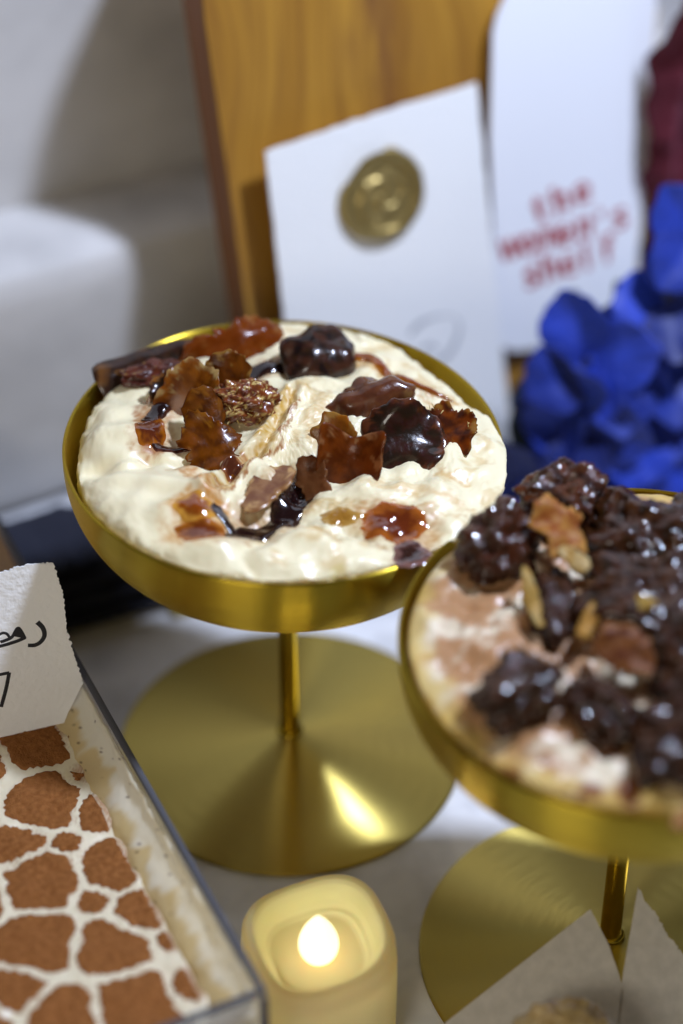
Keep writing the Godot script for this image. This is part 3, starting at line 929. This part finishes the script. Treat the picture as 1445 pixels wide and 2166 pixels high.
	put_piece("date_piece", "pale straw coloured fibre tip poking up at the centre", flake(4.6, 1.2, 0.5, 0.25, 0.06, 0.45, 609, skin(straw, Color(0.66, 0.52, 0.22), Color(0.7, 0.58, 0.3), 619), 1.6), thin, -12.6, 6.5, -21.0, facing(Vector3(0.0, 0.95, -0.2), Vector3(0.4, 0.2, 0.9)))
	put_piece("date_piece", "plump near black date at the back rim", flake(8.8, 8.6, 4.6, -0.15, -0.05, 0.05, 610, skin(Color(0.010, 0.006, 0.005), Color(0.050, 0.019, 0.010), Color(0.05, 0.018, 0.01), 620), 2.8, 18, 80, null, 1.5, -0.1), d, 8.5, 4.4, -28.4, facing(Vector3(0.95, 0.0, -0.3), Vector3(0.1, 0.78, 0.62)))
	put_piece("date_piece", "shiny curled date skin arching at the right", flake(9.8, 8.4, 1.3, -0.13, -0.05, 0.14, 621, skin(Color(0.07, 0.020, 0.010), Color(0.11, 0.036, 0.014), Color(0.17, 0.08, 0.025), 631), 2.6, 14, 90, null, 1.4, -0.15), d, 20.7, 3.4, -7.1, facing(Vector3(0.93, 0.22, -0.30), Vector3(-0.05, 0.8, 0.6)))
	put_piece("date_piece", "wide dark flattened date at the right with a rough wet face", flake(8.6, 8.8, 2.4, 0.03, -0.03, 0.07, 622, skin(dark, Color(0.035, 0.012, 0.008), Color(0.09, 0.025, 0.008), 632), 2.4, 18, 90, null, 1.0, 0.12), d, 27.9, 1.6, 5.2, facing(Vector3(0.9, 0.25, -0.3), Vector3(0.0, 0.75, 0.66)))
	fibres(put_piece("date_piece", "amber ragged end of date nearest the right rim", flake(7.4, 5.6, 1.8, 0.05, 0.05, 0.26, 623, skin(Color(0.32, 0.075, 0.010), Color(0.10, 0.024, 0.008), Color(0.42, 0.20, 0.03), 633), 2.2, 14, 100, null, 0.9), thin, 38.6, 1.7, 0.2, facing(Vector3(0.85, 0.1, 0.5), Vector3(0.1, 0.8, 0.6))), 10, Vector3(6, 5, 0.8), 44)
	var shield = func(th):
		# two horns at the top, a rounded foot; x is up
		var c := cos(th)
		var s := sin(th)
		var r: float = 1.0 / pow(pow(absf(c / 8.0), 2.6) + pow(absf(s / 7.6), 2.6), 1.0 / 2.6)
		if c > 0.0:
			r *= 1.0 - 0.38 * pow(c, 6.0) + 0.22 * exp(-pow((absf(th if th < PI else th - TAU) - 0.80) / 0.22, 2.0))
		else:
			r *= 1.0 - 0.10 * pow(absf(sin(th * 2.0)), 1.5)
		return r
	put_piece("date_piece", "upright caramel date chip with two horns in front of the dark date", flake(8.0, 7.6, 1.3, 0.11, -0.03, 0.02, 624, skin(Color(0.30, 0.075, 0.010), Color(0.17, 0.038, 0.006), Color(0.46, 0.22, 0.08), 634), 2.4, 14, 100, shield, 0.2), thin, 15.6, 4.6, 13.5, facing(Vector3(0.10, 0.92, -0.36), Vector3(-0.15, 0.35, 0.9)))
	put_piece("date_piece", "amber shred of date behind the caramel chip", flake(4.4, 4.8, 0.9, 0.06, 0.0, 0.2, 625, skin(amber, Color(0.3, 0.12, 0.02), gold, 635), 2.4), thin, 12.2, 4.0, 5.0, facing(Vector3(0.3, 0.8, -0.4), Vector3(-0.3, 0.5, 0.8)))
	put_piece("date_piece", "small tan translucent date shard left of the caramel chip", flake(5.8, 3.3, 0.8, 0.06, 0.02, 0.26, 626, skin(Color(0.26, 0.10, 0.035), Color(0.20, 0.07, 0.022), Color(0.32, 0.14, 0.05), 636), 2.6), thin, 7.4, 1.9, 17.1, facing(Vector3(-0.30, 0.62, -0.72), Vector3(-0.3, 0.6, 0.75)))
	put_piece("date_piece", "brown date sliver half sunk in the cream left of the black syrup", flake(8.4, 3.8, 1.4, 0.05, 0.0, 0.3, 627, skin(Color(0.14, 0.045, 0.014), Color(0.24, 0.11, 0.04), Color(0.42, 0.24, 0.09), 637), 2.2), d, -3.5, -0.2, 21.9, facing(Vector3(0.5, 0.1, -0.85), Vector3(-0.2, 0.95, 0.2)))

# ---------------------------------------------------------------- the front dish
func cup2() -> Transform3D:
	return Transform3D(Basis(), Vector3(0.0644, RIM_H * MM, -0.3454))

func mocha_h(x: float, z: float) -> float:
	var r := Vector2(x, z).length()
	var rho := clampf(r / 50.6, 0.0, 1.0)
	var h := 3.0 + w1.get_noise_2d(x + 500.0, z) * 3.2 + w2.get_noise_2d(x, z + 300.0) * 1.4
	var he := -2.0 if x < -20.0 and z < 0.0 else -0.5
	return he + (h - he) * pow(1.0 - pow(rho, 7.0), 0.5)

func mocha_cream():
	var root := thing("mocha_cream", "tan mocha cream streaked with white in the front dish", "dessert")
	root.transform = cup2()
	var f = func(u, v):
		var a: float = -u * TAU
		var rho := minf(v / 0.93, 1.0)
		var x := cos(a) * 50.8 * rho
		var z := sin(a) * 50.8 * rho
		if v > 0.93:
			return Vector3(x * 0.98, mocha_h(x, z) - 8.0 * (v - 0.93) / 0.07, z * 0.98) * MM
		return Vector3(x, mocha_h(x, z), z) * MM
	var g = func(_u, _v, p):
		var x: float = p.x / MM
		var z: float = p.z / MM
		var c := Color(0.42, 0.22, 0.10)
		var white := smoothstep(-0.05, 0.35, w2.get_noise_2d(x * 0.42 + 70.0 + z * 0.25, z * 0.42 - x * 0.2) + 0.3 * w0.get_noise_2d(x, z))
		c = c.lerp(Color(0.80, 0.70, 0.52), white * 0.9)
		var r := Vector2(x, z).length()
		c = c.lerp(Color(0.66, 0.46, 0.12), smoothstep(44.0, 50.0, r + w1.get_noise_2d(x * 2.0, z * 2.0) * 4.0) * 0.8)
		var br := smoothstep(0.15, 0.4, w1.get_noise_2d(x * 2.0 + 900.0, z * 2.0)) * smoothstep(20.0, 40.0, z)
		return c.lerp(Color(0.20, 0.06, 0.012), br)
	obj("cream", grid(260, 80, f, g, true), mats["cream"], root)

func brownies():
	var spots := [   # x, z, lift, rx, ry, rz, label
		[-14.0, -38.0, 5.0, 10.5, 8.0, 9.0, "rust brown brownie lump highest at the back of the front dish", 0.9],
		[-29.5, -25.0, 3.0, 11.0, 8.5, 9.0, "dark brownie lump at the rim where the two dishes touch", 0.45],
		[4.0, -26.0, 2.5, 16.0, 8.0, 15.0, "wet black brownie lump right of the rust brown one", 0.05],
		[25.0, -29.0, 2.5, 16.0, 8.0, 15.0, "black brownie lump near the back right rim of the front dish", 0.05],
		[3.0, -3.0, 3.0, 16.0, 8.5, 15.0, "glinting black brownie lump in the middle of the front dish", 0.05],
		[24.0, -6.0, 3.0, 17.0, 9.0, 16.0, "large black brownie lump right of the middle of the front dish", 0.03],
		[12.0, 15.0, 3.0, 15.0, 8.5, 14.0, "black brownie lump in front of the glinting middle one", 0.05],
		[32.0, 17.0, 2.5, 14.0, 8.0, 15.0, "black brownie lump at the far right of the front dish", 0.03],
		[-29.0, 24.0, 3.6, 9.6, 7.6, 8.2, "round black brownie lump alone on the left of the front dish", 0.03],
		[-12.0, 27.0, 3.0, 9.0, 5.6, 6.4, "small black brownie lump right of the round one", 0.05],
		[3.0, 37.0, 2.5, 12.0, 7.4, 10.0, "black brownie lump at the front rim of the front dish", 0.02],
		[21.0, 34.0, 2.0, 13.0, 7.0, 11.0, "black brownie lump at the front right rim of the front dish", 0.02],
		[-19.0, -6.0, 2.2, 5.5, 5.0, 11.0, "narrow dark brownie crumb ridge beside the straw coloured pith", 0.10],
	]
	var k := 0
	for s in spots:
		var n := noise(700 + k, 0.25, 4)
		var rust: float = s[7]
		var cf = func(p):
			var t := clampf(0.5 + n.get_noise_3dv(p) * 1.4, 0, 1)
			return Color(0.010, 0.004, 0.002).lerp(Color(0.052, 0.018, 0.007), t).lerp(Color(0.10, 0.028, 0.009).lerp(Color(0.022, 0.008, 0.004), t), rust)
		var o := obj("brownie_lump", lump(s[3], s[4], s[5], 720 + k, [[0.9, 0.46], [1.7, 0.16], [1.0, 0.0, 3.2, 0.12], [1.0, 0.0, 7.0, 0.05], [12.0, 0.02 + 0.06 * rust]], cf, 150, 90), mats["brownie"])
		o.transform = cup2() * Transform3D(Basis(Vector3.UP, k * 1.3), Vector3(s[0], mocha_h(s[0], s[1]) + s[2], s[1]) * MM)
		tag(o, s[6], "brownie", "brownie lumps in the front dish")
		k += 1
	var straw := Color(0.50, 0.28, 0.05)
	var bits := [   # fruit among the brownie
		[-17.0, -22.0, 9.0, 8.0, 5.0, Vector3(0.4, -0.3, 0.9), Vector3(0.1, 0.8, 0.6), Color(0.34, 0.09, 0.012), Color(0.55, 0.27, 0.05), "orange date shred draped between the two rear brownie lumps"],
		[-14.5, -13.5, 8.0, 4.4, 2.2, Vector3(0.8, -0.2, 0.5), Vector3(0.1, 0.8, 0.6), straw, Color(0.6, 0.46, 0.2), "straw yellow pith under the orange date shred"],
		[-24.0, -4.0, 4.0, 8.5, 1.7, Vector3(0.15, -0.1, 1.0), Vector3(0.0, 0.9, 0.4), straw, Color(0.5, 0.36, 0.1), "thin straw yellow pith strip beside the tan cream"],
		[-13.0, 5.0, 7.0, 6.0, 1.8, Vector3(-0.4, -0.1, 0.9), Vector3(0.0, 0.9, 0.4), Color(0.50, 0.24, 0.04), straw, "amber pith strip in the middle of the front dish"],
		[-6.5, 14.0, 8.5, 7.5, 4.6, Vector3(0.7, -0.2, 0.6), Vector3(0.1, 0.9, 0.5), Color(0.13, 0.030, 0.008), Color(0.30, 0.11, 0.02), "red brown date piece in the middle of the front dish"],
		[-2.0, 4.0, 9.5, 3.6, 2.2, Vector3(0.8, 0.1, 0.4), Vector3(0.1, 0.9, 0.5), Color(0.5, 0.34, 0.08), straw, "small yellow fibre tuft behind the red brown date piece"],
		[6.0, 51.0, 0.5, 8.0, 2.2, Vector3(1.0, 0.1, -0.3), Vector3(0.1, 0.7, 0.7), Color(0.28, 0.09, 0.02), Color(0.5, 0.26, 0.06), "reddish date sliver on the front rim of the front dish"],
	]
	k = 0
	for b in bits:
		var o := obj("fruit_shred", flake(b[3], b[4], 1.6, 0.06, 0.04, 0.28, 760 + k, skin(b[7], b[7].lerp(b[8], 0.7), b[8], 780 + k), 2.0, 14, 90, null, 1.6), mats["pith"])
		o.transform = cup2() * Transform3D(facing(b[5], b[6]), Vector3(b[0], mocha_h(b[0], b[1]) + b[2], b[1]) * MM)
		tag(o, b[9], "date piece", "fruit among the brownie")
		k += 1

# ---------------------------------------------------------------- tray of layered dessert
func tray_frame() -> Transform3D:
	var y := deg_to_rad(25.4)
	return Transform3D(Basis(Vector3(cos(y), 0, -sin(y)), Vector3.UP, Vector3(sin(y), 0, cos(y))), Vector3(-0.0175, 0, -0.2902))

const TRAY_L := 218.0
const TRAY_W := 110.0
const TRAY_H := 55.0
const FILL := 46.0

func tray():
	var root := thing("dessert_tray", "clear plastic tray with a dark rim in the lower left corner", "tray")
	root.transform = tray_frame()
	var wall := mats["plastic"] as Material
	var put = func(called, size: Vector3, at: Vector3, m, r):
		var o := obj(called, rbox(size * MM, r * MM), m, root)
		o.position = at * MM
	put.call("side_panel", Vector3(1.0, TRAY_H - 3, TRAY_L), Vector3(0.4, TRAY_H / 2, -TRAY_L / 2), wall, 0.3)
	put.call("side_panel", Vector3(1.0, TRAY_H - 3, TRAY_L), Vector3(-TRAY_W, TRAY_H / 2, -TRAY_L / 2), wall, 0.3)
	put.call("end_panel", Vector3(TRAY_W, TRAY_H - 3, 1.0), Vector3(-TRAY_W / 2, TRAY_H / 2, 0.4), wall, 0.3)
	put.call("end_panel", Vector3(TRAY_W, TRAY_H - 3, 1.0), Vector3(-TRAY_W / 2, TRAY_H / 2, -TRAY_L), wall, 0.3)
	put.call("base_panel", Vector3(TRAY_W, 1.0, TRAY_L), Vector3(-TRAY_W / 2, 0.9, -TRAY_L / 2), wall, 0.3)
	put.call("rim_strip", Vector3(1.7, 1.6, TRAY_L + 3), Vector3(0.8, TRAY_H - 0.6, -TRAY_L / 2), mats["plastic_rim"], 0.7)
	put.call("rim_strip", Vector3(2.2, 1.8, TRAY_L + 3), Vector3(-TRAY_W - 0.4, TRAY_H - 0.6, -TRAY_L / 2), mats["plastic_rim"], 0.7)
	put.call("rim_strip", Vector3(TRAY_W, 1.6, 1.4), Vector3(-TRAY_W / 2 - 0.2, TRAY_H - 0.7, 0.7), mats["plastic_rim"], 0.5)
	put.call("rim_strip", Vector3(TRAY_W, 1.6, 1.4), Vector3(-TRAY_W / 2 - 0.2, TRAY_H - 0.7, -TRAY_L), mats["plastic_rim"], 0.5)
	put.call("corner_post", Vector3(1.6, TRAY_H - 3, 1.6), Vector3(1.0, TRAY_H / 2 - 0.6, 1.0), mats["plastic_rim"], 0.6)
	# ---- the dessert inside
	var sweet := thing("layered_dessert", "cream dessert dusted with giraffe pattern cocoa in the clear tray", "dessert")
	sweet.transform = tray_frame()
	var n := noise(801, 0.09, 3)
	var n2 := noise(802, 0.6, 3)
	var spots := [[-14.3, -98.3, 8.4], [-7.4, -94.7, 2.2], [-9.0, -82.1, 2.0], [-19.4, -77.2, 7.9], [-9.4, -69.8, 5.3], [-29.6, -67.7, 5.3], [-19.9, -63.1, 2.4], [-12.9, -52.7, 6.6], [-28.8, -55.3, 8.2], [-20.0, -44.5, 2.8], [-12.4, -36.6, 5.7], [-35.7, -38.7, 8.0], [-20.8, -30.5, 7.4], [-43.6, -29.6, 5.5], [-22.0, -13.8, 8.6], [-36.2, -17.0, 6.8], [-9.6, -27.5, 2.0], [-11.0, -13.6, 3.6], [-31.5, -96.1, 6.8], [-45.2, -57.3, 8], [-45, -80, 8], [-58, -44, 9], [-58, -20, 9], [-62, -70, 9], [-40, -4.5, 5]]
	var top_h = func(x, z):
		return FILL + n.get_noise_2d(x, z) * 1.0 + n2.get_noise_2d(x, z) * 0.12
	var f = func(u, v):
		var x: float = -TRAY_W + 0.8 + u * (TRAY_W - 1.2)
		var z: float = -TRAY_L + 1 + (1.0 - v) * (TRAY_L - 1.6)
		return Vector3(x, top_h.call(x, z), z) * MM
	var cf = func(_u, _v, p):
		var x: float = p.x / MM
		var z: float = p.z / MM
		var c := Color(0.72, 0.63, 0.45)
		var first := 1e9
		var second := 1e9
		for sp in spots:
			var dd: float = Vector2(x - sp[0], z - sp[1]).length() - sp[2]
			if dd < first:
				second = first
				first = dd
			elif dd < second: second = dd
		var speck := n2.get_noise_2d(x * 2.4, z * 2.4) * 0.9 + n.get_noise_2d(x + 50, z) * 0.5
		var dust := clampf(smoothstep(0.8, 3.4, second - first) * 0.75 + speck, 0.0, 1.0) * smoothstep(3.0, 0.5, first)
		c = c.lerp(Color(0.33, 0.14, 0.048), dust * 0.8)
		return c.lerp(Color(0.52, 0.33, 0.17), smoothstep(-106.0, -114.0, z))
	obj("cream_top", grid(230, 380, f, cf), mats["cream"], sweet)
	var body = rbox(Vector3(TRAY_W - 1.6, FILL - 3.0, TRAY_L - 2.4) * MM, 1.0 * MM)
	var bm := mat("sponge", [0.62, 0.50, 0.24], 0.8)
	obj("cream_body", body, bm, sweet).position = Vector3(-TRAY_W / 2, (FILL - 3.0) / 2 + 1.6, -TRAY_L / 2) * MM
	# cream smeared up the inside of the right wall and the front wall
	var smear_f = func(u, v):
		var z: float = -TRAY_L + 2 + u * (TRAY_L - 3.0)
		var top := TRAY_H - 2.4 + n.get_noise_1d(z * 2.0) * 0.7
		var h: float = FILL - 1.0 + (top - FILL + 1.0) * minf(v / 0.8, 1.0)
		var t := 8.6 * (1.0 - smoothstep(0.0, 0.8, v) * 0.86) + n.get_noise_2d(z, h * 2.0) * 0.7
		var x := -0.25 - t
		if v > 0.8:
			var k: float = (v - 0.8) / 0.2
			x = lerpf(x, -0.2, k)
			h += 1.2 * sin(k * PI) * 0.6
		return Vector3(x, h, z) * MM
	var smear_c = func(_u, v, p):
		var z: float = p.z / MM
		var h: float = p.y / MM
		var c := Color(0.80, 0.64, 0.33).lerp(Color(0.95, 0.90, 0.74), smoothstep(0.30, 0.50, v + n.get_noise_2d(z, h) * 0.35))
		c = c.lerp(Color(0.50, 0.30, 0.14), smoothstep(-106.0, -116.0, z) * 0.9)
		return c.lerp(Color(0.12, 0.05, 0.02), smoothstep(0.52, 0.62, n2.get_noise_2d(z * 0.9, h * 0.9)) * 0.8)
	var film := mat("cream_film", [1, 1, 1], 0.5, 0.0, {"vertex_color_use_as_albedo": true, "backlight_enabled": true, "backlight": lin(0.9, 0.9, 0.9)})
	obj("cream_smear", grid(300, 26, smear_f, smear_c), film, sweet)
	var end_f = func(u, v):
		var x: float = -TRAY_W + 2 + u * (TRAY_W - 3.0)
		var top := TRAY_H - 4.0 + n.get_noise_1d(x * 3.0) * 1.5
		var h: float = FILL - 1.0 + (top - FILL + 1.0) * v
		return Vector3(x, h, -0.3 - (1.2 + n.get_noise_2d(x, h) * 1.0) * (1.0 - v * v)) * MM
	obj("cream_smear", grid(80, 12, end_f, func(_u, v, _p): return Color(0.62, 0.52, 0.30).lerp(Color(0.76, 0.68, 0.5), v)), mats["cream"], sweet)
	# cocoa patches
	var e := noise(811, 0.25, 4)
	var gn := noise(812, 0.4, 3)
	for i in spots.size():
		var ci := Vector2(spots[i][0], spots[i][1])
		var ri: float = spots[i][2]
		var reach := PackedFloat32Array()
		for k in 72:
			var a := TAU * k / 72.0
			var dir := Vector2(cos(a), sin(a))
			var r := 0.3
			while r < ri * 1.22 + 0.5:
				var q := ci + dir * r
				var other := 1e9
				for j in spots.size():
					if j != i: other = minf(other, q.distance_to(Vector2(spots[j][0], spots[j][1])) - spots[j][2])
				if r - ri > other - 1.75 - 1.3 * e.get_noise_2d(q.x * 0.7 + 300.0, q.y * 0.7) or q.x > -9.2 or q.y > -3.0: break
				r += 0.15
			reach.append(maxf(0.4, r + e.get_noise_2d(ci.x + dir.x * r * 2.0, ci.y + dir.y * r * 2.0) * 1.0))
		var pf = func(u, v):
			var kk := int(round(u * 72)) % 72
			var a := TAU * kk / 72.0
			var r := reach[kk] * minf(v * 1.0, 1.0)
			var x: float = ci.x + cos(a) * r
			var z: float = ci.y - 0.0 + sin(a) * r
			return Vector3(x, top_h.call(x, z) - 0.1 + 0.55 * sqrt(maxf(0.0, 1.0 - pow(v, 6.0))) + gn.get_noise_2d(x, z) * 0.4 * (1.0 - v * v), z) * MM
		var pc = func(_u, _v, p):
			var t := clampf(0.5 + gn.get_noise_2d(p.x / MM * 1.5, p.z / MM * 1.5) * 0.9, 0, 1)
			return Color(0.25, 0.095, 0.030).lerp(Color(0.37, 0.155, 0.052), t)
		var flip = func(u, v): return pf.call(1.0 - u, v)
		obj("cocoa_patch", grid(72, 16, flip, pc, true), mats["cocoa"], sweet)

func price_card():
	var ang := deg_to_rad(17)
	var le := deg_to_rad(18)
	var n0 := Vector3(sin(ang), 0, cos(ang))
	var nn := n0 * cos(le) + Vector3.UP * sin(le)
	var e := Vector3(cos(ang), 0, -sin(ang))
	var root := thing("price_card", "white deckled price card with black handwriting stuck in the tray", "card")
	root.transform = Transform3D(Basis(e, nn.cross(e), nn), Vector3(-0.0656, 0.0495, -0.3780))
	var outline := torn([Vector2(-1.4, -2.5), Vector2(0, 0), Vector2(4.6, 6.9), Vector2(3.6, 13.4), Vector2(2.6, 21.1), Vector2(2.9, 30.8), Vector2(2.2, 35.8), Vector2(1.8, 38.5), Vector2(-4.6, 39.4), Vector2(-11.4, 38.6), Vector2(-46, 38.8), Vector2(-46, -3.5)], 0.45, 0.55, 831, [2, 3, 4, 5, 6, 7, 8, 9])
	obj("paper", plate(outline, 0.5), mats["card"], root)
	var ink := mats["ink"] as Material
	var lift := 0.27
	obj("ink_stroke", stroke([Vector2(-4.0, 24.7), Vector2(-2.9, 22.9), Vector2(-2.8, 21.0), Vector2(-3.8, 19.6), Vector2(-5.3, 19.0), Vector2(-7.0, 19.3)], func(u): return 0.60 - 0.14 * u, lift, 40), ink, root)
	obj("ink_stroke", stroke([Vector2(-7.4, 21.2), Vector2(-8.6, 24.1), Vector2(-10.5, 22.1), Vector2(-13.2, 21.5)], func(_u): return 0.40, lift, 32), ink, root)
	obj("ink_stroke", plate(PackedVector2Array([Vector2(-7.5, 21.2), Vector2(-8.6, 24.0), Vector2(-9.9, 22.3)]), 0.5), ink, root).position.z = 0.0001
	obj("ink_stroke", stroke([Vector2(-7.2, 21.4), Vector2(-10.1, 20.8), Vector2(-14.5, 20.5), Vector2(-20, 21.2)], func(_u): return 0.42, lift + 0.02, 32), ink, root)
	obj("ink_stroke", stroke([Vector2(-10.8, 22.0), Vector2(-11.6, 23.4), Vector2(-13.0, 23.5), Vector2(-16.0, 21.6)], func(_u): return 0.33, lift + 0.01, 32), ink, root)
	obj("ink_stroke", stroke([Vector2(-18.2, 13.1), Vector2(-15.2, 13.3), Vector2(-12.3, 13.3)], func(_u): return 0.40, lift, 20), ink, root)
	obj("ink_stroke", stroke([Vector2(-12.3, 13.4), Vector2(-13.7, 9.3), Vector2(-15.5, 5.0)], func(_u): return 0.46, lift + 0.01, 20), ink, root)

func tealight():
	var root := thing("tealight", "lit battery tealight candle with a glowing flame bulb", "candle", Vector3(-0.0053, 0, -0.3235))
	var wax := mat("candle_wax", [0.78, 0.735, 0.46], 0.45, 0.0, {"subsurf_scatter_enabled": true, "subsurf_scatter_strength": 0.25, "backlight_enabled": true, "backlight": lin(0.8, 0.72, 0.42)})
	var rim = func(a):   # height of the melted rim
		return 33.5 + 1.8 * cos(a + 0.9) + 0.7 * cos(2.0 * a + 0.4)
	var sq = func(a, r):  # slightly squared round
		return r / pow(pow(absf(cos(a + 0.35)), 2.9) + pow(absf(sin(a + 0.35)), 2.9), 1.0 / 2.9)
	var prof := [[0.0, 0.0, 0.3], [15.4, 0.0, 0.3], [16.4, 0.0, 1.2], [16.6, 0.2, 0.0], [16.7, 0.5, 0.0], [16.6, 0.8, 0.0], [16.3, 0.93, 0.0], [15.7, 0.98, 0.0], [14.9, 1.0, 0.0], [14.0, 0.995, 0.0], [13.3, 0.97, 0.0], [12.7, 0.92, 0.0], [12.2, 0.86, 0.0], [11.4, 0.81, 0.0], [10.0, 0.785, 0.0], [6.0, 0.775, 0.0], [0.0, 0.775, 0.0]]
	var f = func(u, v):
		var a: float = -u * TAU
		var k := v * (prof.size() - 1) as float
		var i := mini(int(k), prof.size() - 2)
		var t := k - i
		var q0 = prof[i]
		var q1 = prof[i + 1]
		var r := lerpf(q0[0], q1[0], t)
		var hf := lerpf(q0[1], q1[1], t)
		var h: float = hf * (rim.call(a) if hf > 0.79 else lerpf(33.5, rim.call(a), hf * 0.6)) + lerpf(q0[2], q1[2], t)
		var rr: float = sq.call(a, r) if r > 3.0 else r
		return Vector3(cos(a) * rr, h, sin(a) * rr) * MM
	obj("wax_body", grid(120, 64, f, null, true), wax, root)
	var glow := mat("flame_glow", [1, 0.95, 0.8], 0.3, 0.0, {"emission_enabled": true, "emission": lin(1.0, 0.86, 0.52), "emission_energy_multiplier": 1.6})
	var fp := []
	for i in 25:
		var t := i / 24.0
		var r := 4.8 * pow(sin(PI * pow(t, 0.72) * 0.985 + 0.03), 0.8) * (1.0 - 0.12 * t)
		fp.append([maxf(0.0, r) if i > 0 and i < 24 else 0.0, 24.0 + 15.0 * t])
	obj("flame_bulb", lathe(fp, 48), glow, root)
	var l := OmniLight3D.new()
	l.name = "flame_light"
	l.light_color = lin(1.0, 0.88, 0.56)
	l.light_energy = 0.00036
	l.light_size = 0.003
	l.omni_range = 4.0
	l.omni_attenuation = 2.0
	l.shadow_enabled = true
	root.add_child(l)
	l.position = Vector3(0, 0.030, 0)

func parchment():
	var root := thing("parchment_wrap", "torn parchment paper points rising at the foot of the front dish", "paper", Vector3(0.0484, 0, -0.33))
	var m = mats["parchment"]
	var th := deg_to_rad(42)
	var n := Vector3(0.08, sin(th), cos(th)).normalized()
	var b := facing(Vector3(1, 0, -0.1), n)
	var o := Vector3(0.0483, 0.0183, -0.3156)
	var flap = func(pts: Array, step, am, sd, rough):
		var c := []
		for p in pts:
			var q: Vector3 = b.inverse() * (p - o) * 1000.0
			c.append(Vector2(q.x, q.y))
		var mi := obj("flap", plate(torn(c, step, am, sd, rough), 0.16), m, root)
		mi.transform = Transform3D(b, o - root.position)
	flap.call([Vector3(0.0564, 0.0331, -0.3305), Vector3(0.0214, 0.0153, -0.3108), Vector3(0.0629, 0.0126, -0.3129), Vector3(0.0639, 0.0188, -0.3185), Vector3(0.0627, 0.0221, -0.3213), Vector3(0.0604, 0.0270, -0.3256)], 0.6, 0.25, 861, [])
	flap.call([Vector3(0.0674, 0.0362, -0.3345), Vector3(0.0631, 0.0192, -0.3188), Vector3(0.0619, 0.0116, -0.3118), Vector3(0.0814, 0.0103, -0.3128), Vector3(0.0815, 0.0194, -0.3210), Vector3(0.0778, 0.0240, -0.3246), Vector3(0.0740, 0.0278, -0.3277), Vector3(0.0713, 0.0316, -0.3308), Vector3(0.0688, 0.0337, -0.3324)], 0.5, 0.5, 862, [4, 5, 6, 7, 8])
	# what the paper wraps: only its top shows at the lower edge
	var bun := obj("pastry", lump(11, 10, 9, 871, [[1.2, 0.25], [5.0, 0.06]], flesh(Color(0.52, 0.36, 0.16), Color(0.60, 0.46, 0.24), Color(0.55, 0.22, 0.04), 872, 0.5)), mats["date"])
	bun.position = Vector3(0.0483, 0.0285, -0.2972)
	tag(bun, "golden pastry bun wrapped in the torn parchment at the bottom edge", "pastry")
